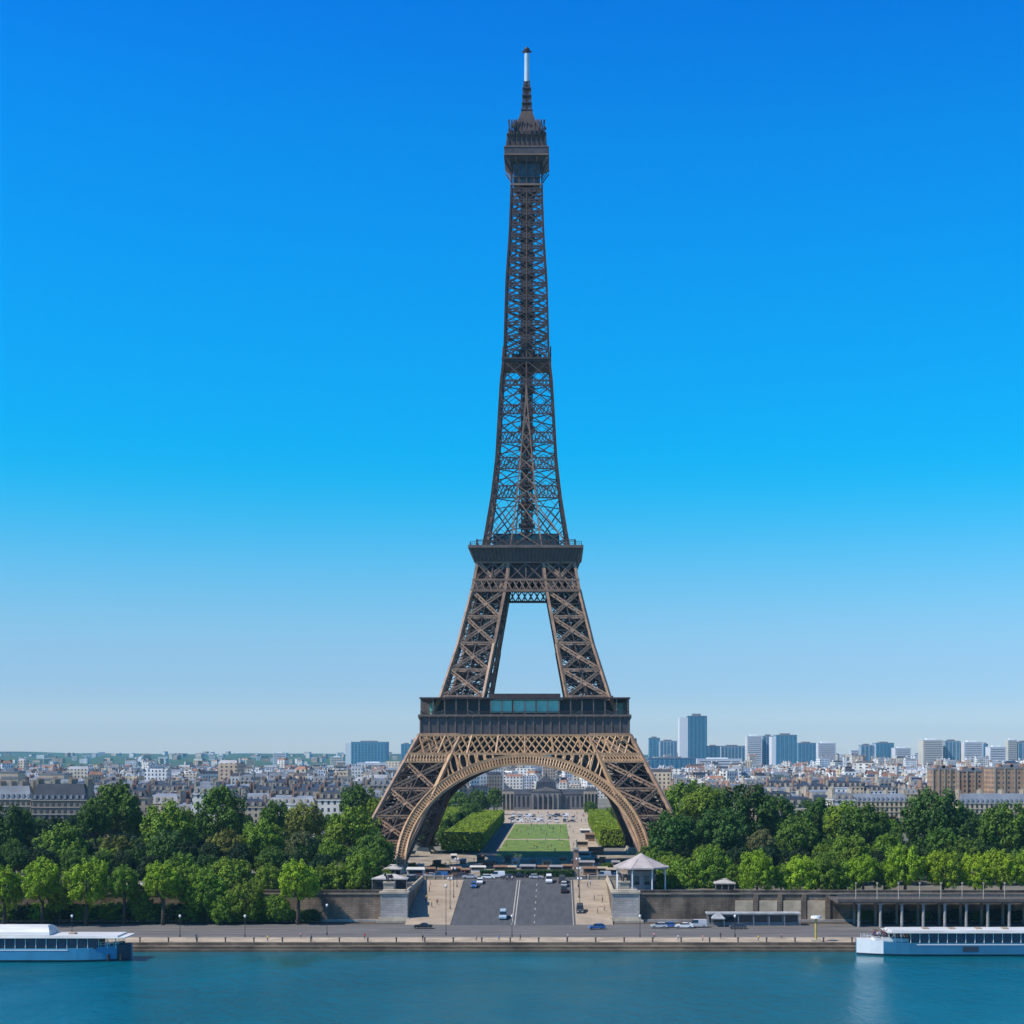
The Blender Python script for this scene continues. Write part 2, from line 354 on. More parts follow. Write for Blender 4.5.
# hills on the horizon
def hills():
    g = MB(); r = random.Random(3); n = 160
    def prof(x, k):
        t = (x+7500)/14000
        base = 66 if x < -1200 else 66 - min(1,(x+1200)/2500)*28
        return base + 9*math.sin(x*0.0011+k) + 5*math.sin(x*0.0031+k*2) + 2*math.sin(x*0.011+k)
    for k, y in enumerate((9200, 10800)):
        vs = []; 
        for i in range(n+1):
            x = -7800+15600*i/n; z = prof(x,k)*(1+0.08*k)
            vs += [(x,y-700,0),(x,y-250,z*0.72),(x,y,z+r.uniform(-1.2,1.2)),(x,y+800,0)]
        fs = []
        for i in range(n):
            for j in range(3): a = i*4+j; fs.append((a,a+4,a+5,a+1))
        g.add(vs, fs)
    return g
def slope(x, y):
    t = max(0, min(1, (y-2900)/6000)); e_ = max(0, min(1, (-0.045*y-x)/(0.05*y)))
    return (8 + 52*t**0.75)*e_*max(0,min(1,(y-2850)/250)) + e_*t*5*math.sin(x*.002+y*.003)
def slopes():
    g = MB(); n=60; ys=[2850,3000,3300,3700,4200,4800,5600,6500,7600,8900]
    for y in ys:
        for i in range(n+1): x=-0.50*y+i*(0.46*y)/n; g.v.append((x,y,slope(x,y)+rnd.uniform(-1.5,1.5)*(y>2900 and i<n)-(0.5 if y==2850 or i==n else 0)))
    for j in range(len(ys)-1):
        for i in range(n): a=j*(n+1)+i; g.f.append([a,a+1,a+n+2,a+n+1]); g.m.append(0)
    return g
tag(slopes().build('hillside', mat('wooded_slope', (0.045,0.10,0.045), 0.95, var=0.6, scale=0.02), smooth=False), kind='structure')
tag(hills().build('hills', mat('wooded_hill', (0.03,0.075,0.03), 0.95, var=0.5, scale=0.006), fix=True, smooth=True), kind='structure')

# ------------------------------------------------------------------ quay walls
def wall_obj(name, x0, x1, label, but=None):
    e = empty(name, ((x0+x1)/2, YW, 0), 0, label, 'wall'); c = (x0+x1)/2
    g = MB(); g.box(x0-c, x1-c, -0.6, 0.9, ZQ-0.2, 0.25); g.build('wall_face', M_wall, e)
    g = MB(); g.box(x0-c-0.1, x1-c+0.1, -0.9, 1.0, 0.25, 0.6)
    g.build('coping', M_stone2, e)
    g = MB(); g.box(x0-c, x1-c, -0.35, 0.25, 0.6, 1.35); g.box(x0-c, x1-c, -0.5, 0.4, 1.35, 1.55); g.build('parapet', M_wall, e)
    g = MB(); g.box(x0-c, x1-c, -1.1, -0.6, ZQ-.1, ZQ+0.7); g.build('plinth', M_wall2, e)
    return e, c
eL, cL = wall_obj('quay_wall', X(-80,YW), GX0-8, 'brown stone quay wall left of the road ramp, with trees in front')
eR, cR = wall_obj('quay_wall', GX1+8.5, X(1120,YW), 'long brown stone quay wall right of the road ramp, with bricked bays')
g0 = MB(); g0.box(-1.4,1.4,-0.55,0.1,0,6.4)
for i in range(4):
    # bays closed with pale masonry between dark pilasters
    xx = X(735+i*24, YW) - cR
    g = MB(); g.box(xx, xx+5.4, -0.85, -0.6, ZQ+0.7, -1.6); g.build('bay_panel', M_bay, eR)
    g = MB(); g.box(xx+5.6, xx+6.9, -1.0, -0.6, ZQ+0.7, 0.25); g.build('pilaster', M_wall, eR)
def pier(x0, x1, label):
    e = empty('stone_pier', ((x0+x1)/2, YW, ZQ), 0, label, 'pier'); h = (x1-x0)/2
    g = MB(); g.box(-h,h,-2.2,1.2,0,8.6); g.build('shaft', M_wall2, e)
    g = MB(); g.box(-h-.6,h+.6,-3.0,1.2,-.1,1.3); g.box(-h-1.2,h+1.2,-3.8,1.2,-.1,0.7); g.build('stepped_base', M_stone, e)
    g = MB(); g.box(-h-.35,h+.35,-2.6,1.4,8.6,9.2); g.box(-h+.6,h-.6,-1.8,.6,9.2,9.7); g.build('cap', M_coping, e)
    return e
pier(GX0-8.2, GX0, 'square pale stone pier left of the road ramp'); pier(GX1, GX1+8.2, 'square pale stone pier right of the road ramp')
def ramp_wall(x, sgn, label):
    e = empty('retaining_wall', (x, (YW+YR)/2, 0), 0, label, 'wall'); o = -(YW+YR)/2
    g = MB(); a, b = YW+1.2+o, YR+o; t = 0.9*sgn
    x0, x1 = (min(0,t), max(0,t))
    g.add([(x0,a,ZQ+1),(x1,a,ZQ+1),(x1,b,-1),(x0,b,-1),(x0,a,0.3),(x1,a,0.3),(x1,b,0.3),(x0,b,0.3)],
          [(4,5,6,7),(0,1,5,4),(1,2,6,5),(2,3,7,6),(3,0,4,7)]); g.build('wall_face', M_wall, e)
    g = MB(); g.box(x0-.1,x1+.1,a,b,0.3,0.6); g.box(x0+.2,x1-.2,a,b,0.6,1.5); g.build('parapet', M_coping, e)
ramp_wall(GX0, -1, 'shaded retaining wall running up the left side of the road ramp')
ramp_wall(GX1, 1, 'retaining wall running up the right side of the road ramp')
# railway viaduct on columns at the right
M_col = mat('column_concrete', (0.30,0.28,0.27), 0.9, var=0.3, scale=0.5)
def viaduct():
    d = 437.0; x0 = X(836,d); x1 = X(1060,d)
    e = empty('viaduct', (x0, d, ZQ), 0, 'long grey viaduct deck on pale round columns behind the right boat', 'viaduct')
    Ln = x1-x0; g = MB(); g.box(0,Ln,-2.5,12.6,7.1,7.7); g.box(0,Ln,-2.7,-2.2,7.5,8.3); g.build('deck', M_stone if False else mat('concrete', (0.10,0.085,0.075), 0.9, var=0.2), e)
    for i in range(10):
        xx = X(858+i*21.4, d)-x0
        g = MB(); g.cyl((xx,-1.4,0),(xx,-1.4,7.1),0.45,0.4,12); g.box(xx-.6,xx+.6,-2.0,-.8,6.6,7.1); g.build('column', M_col, e, smooth=False)
        g = MB(); g.cyl((xx,5,0),(xx,5,7.1),0.42,0.42,10); g.build('column', M_stone2, e)
    g = MB()
    for i in range(int(Ln/2)): g.box(i*2,i*2+.08,-2.5,-2.42,8.3,9.4)
    g.box(0,Ln,-2.5,-2.42,9.4,9.5); g.box(0,Ln,-2.49,-2.43,8.85,8.9); g.build('railing', M_steel, e)
    for i in range(9):
        xx = X(858+i*21.4, d)-x0
        g = MB(); g.cyl((xx,3,7.7),(xx,3,12.4),0.17,0.12,6); g.box(xx-.22,xx+.22,2.8,3.2,12.3,12.8); g.build('post', M_stone, e)
viaduct()
# ------------------------------------------------------------------ the iron tower
T = empty('iron_lattice_tower', (AX, AY, 0), 0, 'tall brown wrought iron lattice tower on four arched legs, with three platforms', 'tower')
def interp(tab, z):
    if z <= tab[0][0]: return tab[0][1] + (tab[1][1]-tab[0][1])/(tab[1][0]-tab[0][0])*(z-tab[0][0])
    for (a,b),(c,d) in zip(tab, tab[1:]):
        if z <= c: return b+(d-b)*(z-a)/(c-a)
    return tab[-1][1]
WT = [(0,64),(22.5,53.9),(50,40),(57.5,35.5),(65,32.4),(86,26),(107,21),(118.5,19)]
IT = [(0,46),(22.5,36.2),(50,24.5),(57.5,18.3),(65,16),(107,8.2),(118.5,6.8)]
W = lambda z: interp(WT, z); I = lambda z: interp(IT, z)
def legmesh(sx, sy, levels, t, lw, lacen, upper):
    g = MB()
    def P(a, b, z): return Vector((sx*a, sy*b, z))
    cor = lambda z: [P(W(z),W(z),z), P(W(z),I(z),z), P(I(z),I(z),z), P(I(z),W(z),z)]
    nors = [(sx,0,0),(0,-sy,0),(-sx,0,0),(0,sy,0)]
    for z0, z1 in zip(levels, levels[1:]):
        A, B = cor(z0), cor(z1)
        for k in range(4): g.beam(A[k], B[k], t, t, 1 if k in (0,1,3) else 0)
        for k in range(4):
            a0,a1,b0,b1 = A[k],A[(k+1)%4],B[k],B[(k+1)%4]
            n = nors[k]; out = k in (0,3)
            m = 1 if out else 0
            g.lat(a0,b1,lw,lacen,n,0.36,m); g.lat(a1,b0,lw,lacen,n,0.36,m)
            g.lat(b0,b1,lw*0.8,lacen,n,0.34,m)
            # secondary bracing
            ml=(a0+b0)/2; mr_=(a1+b1)/2; mt=(b0+b1)/2; mb=(a0+a1)/2; c=(ml+mr_)/2
            g.beam(ml,mr_,0.32,0.32,0)
            for p,q in ((ml,mt),(mt,mr_),(mr_,mb),(mb,ml)): g.beam(p,q,0.3,0.3,0)
            if out:
                g.beam(mb,mt,0.34,0.34,0)
                for p,q in (((a0+ml)/2,(a0+mb)/2),((a1+mr_)/2,(a1+mb)/2),((b0+ml)/2,(b0+mt)/2),((b1+mr_)/2,(b1+mt)/2)): g.beam(p,q,0.26,0.26,0)
            # gusset plate at the crossing
            X_ = (a0+a1+b0+b1)/4; u=(a1-a0).normalized(); v=(b0-a0).normalized(); s=1.15
            nn=Vector(n)*0.25
            vs=[X_+u*s+nn,X_+v*s+nn,X_-u*s+nn,X_-v*s+nn,X_+u*s-nn,X_+v*s-nn,X_-u*s-nn,X_-v*s-nn]
            g.add(vs,[(0,1,2,3),(7,6,5,4),(0,4,5,1),(1,5,6,2),(2,6,7,3),(3,7,4,0)],m)
        # diaphragm and internal diagonals
        g.beam(A[0],B[2],0.4,0.4,0); g.beam(A[2],B[0],0.4,0.4,0); g.beam(A[1],B[3],0.4,0.4,0); g.beam(A[3],B[1],0.4,0.4,0)
        g.beam(B[0],B[2],0.4,0.4,0); g.beam(B[1],B[3],0.4,0.4,0)
    return g
for sx in (-1,1):
    for sy in (-1,1):
        g = legmesh(sx, sy, [2.6,11,20,30,40.5,50.3], 1.25, 1.15, 12, False)
        # the inclined lift track inside the leg
        for o in (-1.6,1.6):
            g.beam((sx*(W(2)+I(2))/2+o, sy*(W(2)+I(2))/2, 2.6),(sx*(W(50)+I(50))/2+o, sy*(W(50)+I(50))/2, 50.3),0.7,0.9,0)
        for k in range(26):
            z=3+k*1.8; c_=(W(z)+I(z))/2; g.beam((sx*c_-1.6,sy*c_,z),(sx*c_+1.6,sy*c_,z),0.35,0.35,0)
            c2=(W(z)+I(z))/2; g.beam((sx*c2-3,sy*c2+1,z),(sx*c2+2,sy*c2-2,z+1.8),0.3,0.3,0)
        g.build('leg', [M_irond, M_iron if sy>0 else M_ironm], T)  # lighter iron outside and dark iron inside paint in highlights and shade
        for a in (0,1):
            for b in (0,1):
                x = W(0) if a else I(0); y = W(0) if b else I(0)
                gb = MB(); gb.frus(sx*x, sy*y, 0, 2.7, 3.4,3.4,2.3,2.3); gb.build('masonry_base', M_stone, T)
        g = legmesh(sx, sy, [57.5,65,75.5,86,96.5,107,118.5], 1.1, 0.95, 9, True)
        for k in range(34):
            z=58+k*1.75; c_=(W(z)+I(z))/2; r_=(W(z)-I(z))/2*0.55
            g.beam((sx*(c_-r_),sy*c_,z),(sx*(c_+r_),sy*c_,z+0.9),0.36,0.5,0)
            g.beam((sx*c_,sy*(c_-r_),z),(sx*c_,sy*(c_+r_),z+0.9),0.3,0.4,0)
        for o in (-1.4,1.4): g.beam((sx*(W(58)+I(58))/2+o, sy*(W(58)+I(58))/2, 58),(sx*(W(118)+I(118))/2+o, sy*(W(118)+I(118))/2, 118),0.6,0.8,0)
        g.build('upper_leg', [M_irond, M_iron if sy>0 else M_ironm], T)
# faces: f(u, out, z) for the four sides
def side_fn(k):
    c, s = round(math.cos(k*math.pi/2)), round(math.sin(k*math.pi/2))
    def f(u, out, z):    # side 0 looks to the river (-y)
        x, y = u, -out
        return Vector((c*x - s*y, s*x + c*y, z))
    return f
AE, BE, Z0 = 43.0, 36.4, 3.0
for k in range(4):
    f = side_fn(k); nor = f(0,1,0)
    g = MB(); n = 64; th = 3.1
    def ring(ang, off, dep):
        x = (AE+off)*math.cos(ang); z = Z0+(BE+off)*math.sin(ang)
        return f(x, W(z)+0.7-dep, z)
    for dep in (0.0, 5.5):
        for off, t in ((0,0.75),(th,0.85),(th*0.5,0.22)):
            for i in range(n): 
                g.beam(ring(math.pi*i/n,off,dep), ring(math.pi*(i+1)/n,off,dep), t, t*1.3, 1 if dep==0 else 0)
    for i in range(n*2+1):
        a = math.pi*i/(n*2)
        g.beam(ring(a,0,0), ring(a,th,0), 0.42, 0.5, 1)
        if i < n*2:
            a2 = math.pi*(i+1)/(n*2)
            g.beam(ring(a,0,5.5), ring(a2,th,5.5), 0.3,0.3, 0)
    for i in range(n):      # web plate of the arch rib
        a, b = math.pi*i/n, math.pi*(i+1)/n
        p = [ring(a,0.3,1.0),ring(b,0.3,1.0),ring(b,th-.3,1.0),ring(a,th-.3,1.0)]; q=[ring(a,0.3,1.25),ring(b,0.3,1.25),ring(b,th-.3,1.25),ring(a,th-.3,1.25)]
        g.add(p+q,[(0,1,2,3),(7,6,5,4),(0,4,5,1),(1,5,6,2),(2,6,7,3),(3,7,4,0)],2)
    for i in range(n):      # perforated soffit: two solid strips and cross ties
        a, b = math.pi*i/n, math.pi*(i+1)/n
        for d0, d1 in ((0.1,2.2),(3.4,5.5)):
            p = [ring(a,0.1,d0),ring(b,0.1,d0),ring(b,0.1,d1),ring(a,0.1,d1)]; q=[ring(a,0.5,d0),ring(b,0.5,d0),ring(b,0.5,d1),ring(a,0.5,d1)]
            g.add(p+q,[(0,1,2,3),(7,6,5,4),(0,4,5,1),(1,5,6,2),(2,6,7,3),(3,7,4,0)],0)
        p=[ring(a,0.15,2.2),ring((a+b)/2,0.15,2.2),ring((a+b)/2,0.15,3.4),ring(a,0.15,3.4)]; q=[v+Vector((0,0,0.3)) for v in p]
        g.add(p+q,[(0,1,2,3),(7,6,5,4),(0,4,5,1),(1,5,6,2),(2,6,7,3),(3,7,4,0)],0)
    g.build('arch', [M_irond, M_ironl, M_iron], T)  # front rims carry painted sunlight, rear rims and soffit painted shade
    # spandrel: radial struts between arch and band girder, one part on each side of the crown
    ZB = 43.2
    for s in (-1,1):
        g = MB()
        for x0 in (13.2,16.2,19.4,22.8,26.2):
            c_=x0/(AE+th); za=Z0+(BE+th)*math.sqrt(1-c_*c_); zm=(za+ZB)/2; hz_=(ZB-za)/2*0.98+.2; hw_=1.5
            lean=-0.16*x0/20
            for q in range(14):
                a,b=2*math.pi*q/14,2*math.pi*(q+1)/14
                def ep(t): xx=x0+hw_*math.cos(t)+hz_*math.sin(t)*lean*-1; zz=zm+hz_*math.sin(t); return f(s*xx,W(zz)+.45,zz)
                g.beam(ep(a),ep(b),0.5,0.6,0)
            xr=x0+1.7; zr=Z0+(BE+th)*math.sqrt(1-(xr/(AE+th))**2)
            g.beam(f(s*xr,W(zr)+.4,zr), f(s*(xr+.25*(ZB-zr)),W(ZB)+.4,ZB), 0.35,0.4,0)
        pts = [(s*(I(z)+0.2), z) for z in (28,33,38,43.2)]
        for p,q in zip(pts,pts[1:]): g.beam(f(p[0],W(p[1])+0.5,p[1]), f(q[0],W(q[1])+0.5,q[1]), 1.5,0.9,0)
        # plate lining behind the openings, near-black to paint in their shade
        P=[]
        for i in range(9):
            x=10+i*(I(40)-10)/8; c_=min(1,x/(AE+th)); za=Z0+(BE+th)*math.sqrt(1-c_*c_)
            P.append((s*x,za))
        for (xa,za),(xb,zb) in zip(P,P[1:]):
            if za>ZB: za=ZB-.1
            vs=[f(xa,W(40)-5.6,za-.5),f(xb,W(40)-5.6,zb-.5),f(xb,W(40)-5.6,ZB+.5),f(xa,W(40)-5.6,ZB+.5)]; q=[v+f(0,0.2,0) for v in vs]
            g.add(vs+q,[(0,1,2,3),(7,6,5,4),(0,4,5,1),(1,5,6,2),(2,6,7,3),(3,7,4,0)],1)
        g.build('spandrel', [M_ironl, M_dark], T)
    # band girder under the first platform
    g = MB(); z0, z1 = ZB, 50.2
    for z,t in ((z0,0.9),(z1,0.8)): g.beam(f(-W(z)-.3,W(z)+.4,z), f(W(z)+.3,W(z)+.4,z), t, t, 1)
    nc = 15
    for lay, mt in ((0.4,1),(-4.5,0)):
        for i in range(nc):
            for j, sh in ((0,0),(1,0.5)):
                a = (i+sh)/nc*2-1; b=(i+1+sh)/nc*2-1
                if b > 1.0: continue
                g.beam(f(a*W(z0),W(z0)+lay,z0), f(b*W(z1),W(z1)+lay,z1), 0.5,0.45, mt)
                g.beam(f(b*W(z0),W(z0)+lay,z0), f(a*W(z1),W(z1)+lay,z1), 0.5,0.45, mt)
    for i in range(9):
        a=i/8*2-1; g.beam(f(a*W(z0),W(z0)+.45,z0), f(a*W(z1),W(z1)+.45,z1), 0.6,0.6,1)
    for s in (-1,1):   # shallow lower band across each leg
        za, zb = 40.2, 43.2
        g.beam(f(s*(I(za)-1),W(za)+.45,za), f(s*W(za),W(za)+.45,za),0.7,0.7,1)
        m = 14
        for i in range(m):
            for (p,q) in (((i,za),(i+1,zb)),((i+1,za),(i,zb))):
                def pt(ii,z): u=I(z)+(W(z)-I(z))*ii/m; return f(s*u,W(z)+.45,z)
                g.beam(pt(*p),pt(*q),0.34,0.34,1)
        # dense bracing and a ring in the corner field
        c0 = f(s*(W(47)-5),W(47)+.6,46.9)
        u = f(1,0,0); 
        for i in range(14):
            a,b=2*math.pi*i/14,2*math.pi*(i+1)/14
            g.beam(c0+u*2*math.cos(a)+Vector((0,0,2*math.sin(a))), c0+u*2*math.cos(b)+Vector((0,0,2*math.sin(b))),0.5,0.5,1)
    # dark plate lining behind the girder
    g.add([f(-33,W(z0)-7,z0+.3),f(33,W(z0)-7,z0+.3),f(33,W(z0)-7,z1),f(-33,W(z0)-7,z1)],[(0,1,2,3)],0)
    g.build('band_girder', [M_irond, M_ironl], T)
# first platform
P1 = MB()
h1 = 39.4
def ringbox(g, ho, hi, z0, z1, m=0):
    g.box(-ho,ho,-ho,-hi,z0,z1,m); g.box(-ho,ho,hi,ho,z0,z1,m); g.box(-ho,-hi,-hi,hi,z0,z1,m); g.box(hi,ho,-hi,hi,z0,z1,m)
ringbox(P1, h1, 15, 56.6, 57.3, 0)
ringbox(P1, h1, h1-0.5, 50.4, 56.6, 0)
p1 = P1.build('first_platform', [M_plate], T)
g = MB(); ringbox(g, h1+0.9, h1-1, 57.3, 58.1, 0); ringbox(g, h1+0.35, h1-.4, 50.1, 50.6, 0); g.build('cornice', M_rib, p1)
g = MB()
for k in range(4):
    f = side_fn(k)
    for i in range(25):
        u = -h1+i*2*h1/24
        g.beam(f(u,h1+.15,50.6), f(u,h1+.15,57.3), 0.45, 0.3, 0)
        g.beam(f(u,h1+.3,56.0), f(u,h1+.9,57.3), 0.4, 0.4, 0)
g.build('frieze_rib', M_rib, p1)
g = MB(); ringbox(g, h1+0.5, h1-6, 64.1, 64.6, 0); g.build('gallery_roof', M_irond, p1)
for k in range(4):
    f = side_fn(k)
    for i in range(19):
        u = -h1+0.4+i*(2*h1-.8)/18
        g = MB(); g.beam(f(u,h1-.1,58.1), f(u,h1-.1,64.1), 0.4,0.4,0); g.build('gallery_column', M_rib, p1)
    g = MB()
    g.beam(f(-h1,h1+.1,59.3), f(h1,h1+.1,59.3), 0.16,0.16,0); g.beam(f(-h1,h1+.1,58.7), f(h1,h1+.1,58.7), 0.1,0.1,0)
    for i in range(100): u=-h1+i*2*h1/99; g.beam(f(u,h1+.1,58.1),f(u,h1+.1,59.3),0.08,0.08,0)
    g.build('railing', M_irond, p1)
    # pavilion behind the gallery
    g = MB(); a0=f(-31,h1-12,57.3); a1=f(31,h1-4.5,64.0)
    g.box(min(a0.x,a1.x),max(a0.x,a1.x),min(a0.y,a1.y),max(a0.y,a1.y),57.3,64.0)
    pv = g.build('pavilion', M_dark, p1)
    for i in range(3):
        u = -13.2+i*8.9
        g = MB(); a0=f(u,h1-4.5,58.9); a1=f(u+8.3,h1-1.2,63.4)
        g.box(min(a0.x,a1.x),max(a0.x,a1.x),min(a0.y,a1.y),max(a0.y,a1.y),58.9,63.4); g.build('window', M_teal, pv)
    g = MB(); a0=f(-14,h1-12,64.6); a1=f(13.5,h1-5,66.2); g.box(min(a0.x,a1.x),max(a0.x,a1.x),min(a0.y,a1.y),max(a0.y,a1.y),64.6,66.2); g.build('pavilion_roof', M_irond, pv)
# girders under the second platform
for k in range(4):
    f = side_fn(k); g = MB()
    for z,t in ((107,0.9),(111.3,0.8),(118.3,0.7)): g.beam(f(-W(z)-.2,W(z)+.3,z), f(W(z)+.2,W(z)+.3,z), t,t,1)
    nc=16
    for i in range(nc):
        a,b=i/nc*2-1,(i+1)/nc*2-1
        g.beam(f(a*W(107),W(107)+.35,107),f(b*W(111.3),W(111.3)+.35,111.3),0.42,0.42,1); g.beam(f(b*W(107),W(107)+.35,107),f(a*W(111.3),W(111.3)+.35,111.3),0.42,0.42,1)
        m_=(a+b)/2; g.beam(f(m_*W(107),W(107)+.35,107),f(m_*W(111.3),W(111.3)+.35,111.3),0.3,0.3,0)
    nc=6
    for i in range(nc):
        a,b=i/nc*2-1,(i+1)/nc*2-1
        g.beam(f(a*W(111.3),W(111.3)+.3,111.3),f(b*W(118),W(118)+.3,118),0.45,0.45,0); g.beam(f(b*W(111.3),W(111.3)+.3,111.3),f(a*W(118),W(118)+.3,118),0.45,0.45,0)
        g.beam(f(a*W(111.3),W(111.3)+.3,111.3),f(a*W(118),W(118)+.3,118),0.5,0.5,0)
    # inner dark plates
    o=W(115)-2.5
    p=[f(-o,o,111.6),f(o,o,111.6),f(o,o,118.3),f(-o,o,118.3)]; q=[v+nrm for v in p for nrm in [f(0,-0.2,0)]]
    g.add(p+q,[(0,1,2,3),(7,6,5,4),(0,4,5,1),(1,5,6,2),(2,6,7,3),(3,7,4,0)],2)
    g.build('upper_girder', [M_ironu, M_iron, M_irond], T)
# second platform
g = MB()
g.frus(0,0,118.6,123.6,19.9,19.9,21.6,21.6,0); p2 = g.build('second_platform', [M_plate], T)
g = MB(); g.box(-22.5,22.5,-22.5,22.5,123.6,124.7); g.build('cornice', M_rib, p2)
g = MB()
for k in range(4):
    f=side_fn(k)
    for i in range(29):
        u=i/28*2-1; g.beam(f(u*20,20.05,118.7),f(u*21.7,21.75,123.6),0.3,0.3,0)
g.build('frieze_rib', M_rib, p2)
g = MB()
for k in range(4):
    f=side_fn(k)
    for i in range(50): u=-21.8+i*43.6/49; g.beam(f(u,21.8,124.7),f(u,21.8,126.1),0.1,0.1)
    g.beam(f(-21.8,21.8,126.1),f(21.8,21.8,126.1),0.16,0.16); g.beam(f(-21.8,21.8,125.4),f(21.8,21.8,125.4),0.1,0.1)
    for i in range(11):
        u=-19+i*3.8; g.beam(f(u,19.4,124.7),f(u,19.4,127.3),0.35,0.5)
        if i<10: g.beam(f(u,19.4,126.9-(i%3)*.3),f(u+3.8,19.4,127.1),0.5,0.3)
g.build('railing', M_irond, p2)
g = MB(); g.box(-13,13,-13,13,124.7,130.5); pv=g.build('pavilion', M_dark, p2)
for k in range(4):
    f=side_fn(k)
    for i in range(6):
        u=-12.4+i*4.2; a0=f(u,13.12,125.6); a1=f(u+3.6,13.0,129.8)
        g=MB(); g.box(min(a0.x,a1.x),max(a0.x,a1.x),min(a0.y,a1.y),max(a0.y,a1.y),125.6,129.8); g.build('window', M_glass, pv)
# shaft
WS = [(124.7,16.9),(128.6,16.2),(145,13.6),(160,11.9),(191.6,10.1),(202.5,8.9),(232.4,8.07),(251.7,6.8),(271,6.08),(276,6.0)]
CS = [(124.7,6.2),(130,5.4),(151,3.2),(172,1.3),(186,0.0),(280,0.0)]
Ws = lambda z: interp(WS,z); Cs = lambda z: interp(CS,z)
g = MB()
lv = [(124.7,132,0),(132,144.6,0),(144.6,149.4,1),(149.4,156.4,0),(156.4,160.8,1),(160.8,167,0),(167,171,1),(171,178.6,0),(178.6,182,1),(182,190,0),(190,192,1),(192,200,0)]
z=204.5; 
while z < 269: 
    st = 5.6-(z-204)*0.018; lv += [(z,z+st-1.1,0),(z+st-1.1,z+st,1)]; z += st
lv.append((200,204.5,1)); ztop = z
for k in range(4):
    f=side_fn(k); nor=f(0,1,0)
    for z0,z1,band in lv:
        tk = 1.0 if z0<200 else 0.75
        for s in (-1,1):
            g.beam(f(s*Ws(z0),Ws(z0),z0),f(s*Ws(z1),Ws(z1),z1),tk,tk,0)
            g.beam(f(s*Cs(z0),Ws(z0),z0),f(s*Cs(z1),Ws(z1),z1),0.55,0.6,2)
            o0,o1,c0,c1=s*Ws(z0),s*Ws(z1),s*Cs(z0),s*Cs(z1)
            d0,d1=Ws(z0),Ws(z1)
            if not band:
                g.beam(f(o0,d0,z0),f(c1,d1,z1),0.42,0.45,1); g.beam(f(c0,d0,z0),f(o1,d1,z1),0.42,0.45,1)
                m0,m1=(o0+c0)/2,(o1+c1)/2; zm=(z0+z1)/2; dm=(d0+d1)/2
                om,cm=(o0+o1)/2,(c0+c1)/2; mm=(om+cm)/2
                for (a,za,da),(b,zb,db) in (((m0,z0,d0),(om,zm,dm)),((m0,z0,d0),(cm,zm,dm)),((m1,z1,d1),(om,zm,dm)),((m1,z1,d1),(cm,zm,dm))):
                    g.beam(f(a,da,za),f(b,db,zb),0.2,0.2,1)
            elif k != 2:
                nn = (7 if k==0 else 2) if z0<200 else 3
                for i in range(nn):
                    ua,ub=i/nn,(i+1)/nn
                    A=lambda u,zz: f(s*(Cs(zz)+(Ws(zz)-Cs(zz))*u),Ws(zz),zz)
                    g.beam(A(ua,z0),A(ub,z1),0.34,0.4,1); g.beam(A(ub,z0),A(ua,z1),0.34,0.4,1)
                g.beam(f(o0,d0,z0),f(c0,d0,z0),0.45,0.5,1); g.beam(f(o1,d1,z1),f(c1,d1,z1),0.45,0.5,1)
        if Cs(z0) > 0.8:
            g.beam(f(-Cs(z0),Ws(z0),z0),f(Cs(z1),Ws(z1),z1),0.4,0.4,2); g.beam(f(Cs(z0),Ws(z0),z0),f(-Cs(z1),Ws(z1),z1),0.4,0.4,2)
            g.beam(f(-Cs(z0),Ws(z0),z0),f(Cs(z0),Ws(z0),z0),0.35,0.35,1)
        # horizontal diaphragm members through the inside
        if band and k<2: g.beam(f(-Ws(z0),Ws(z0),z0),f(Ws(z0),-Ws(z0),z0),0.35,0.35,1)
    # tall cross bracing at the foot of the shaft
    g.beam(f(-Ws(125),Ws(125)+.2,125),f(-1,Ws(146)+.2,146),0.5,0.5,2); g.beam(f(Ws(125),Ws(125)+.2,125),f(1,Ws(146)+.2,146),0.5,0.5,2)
g.build('upper_shaft', [M_ironu, M_irond, M_iron], T)  # lighter centre chords and dark bracing paint in highlights and shade
g = MB()
for a in (-2.1,2.1):
    for b in (-2.1,2.1): g.beam((a,b,126),(a,b,278),0.6,0.6)
z=127
while z<277:
    for (a,b),(c,d) in (((-2.1,-2.1),(2.1,-2.1)),((2.1,-2.1),(2.1,2.1)),((2.1,2.1),(-2.1,2.1)),((-2.1,2.1),(-2.1,-2.1))):
        g.beam((a,b,z),(c,d,z+2.6),0.45,0.45); g.beam((c,d,z),(a,b,z+2.6),0.45,0.45); g.beam((a,b,z),(c,d,z),0.5,0.7)
    z+=2.6
z=130
while z<270:
    if (int(z/2.6)%3)==0: g.box(-3.3,3.3,-3.3,3.3,z,z+0.9)
    z+=2.6
g.build('lift_core', M_ironu, T)
# intermediate platform
g = MB(); g.frus(0,0,199.6,200.6,8.6,8.6,9.9,9.9,0); g.box(-9.9,9.9,-9.9,9.9,200.6,201.2,0); g.box(-6,6,-6,6,201.2,203.6,0)
for k in range(4):
    f=side_fn(k); g.beam(f(-9.4,9.6,200),f(0,9.6,208),0.5,0.5); g.beam(f(9.4,9.6,200),f(0,9.6,208),0.5,0.5)
g.build('intermediate_platform', M_irond, T)
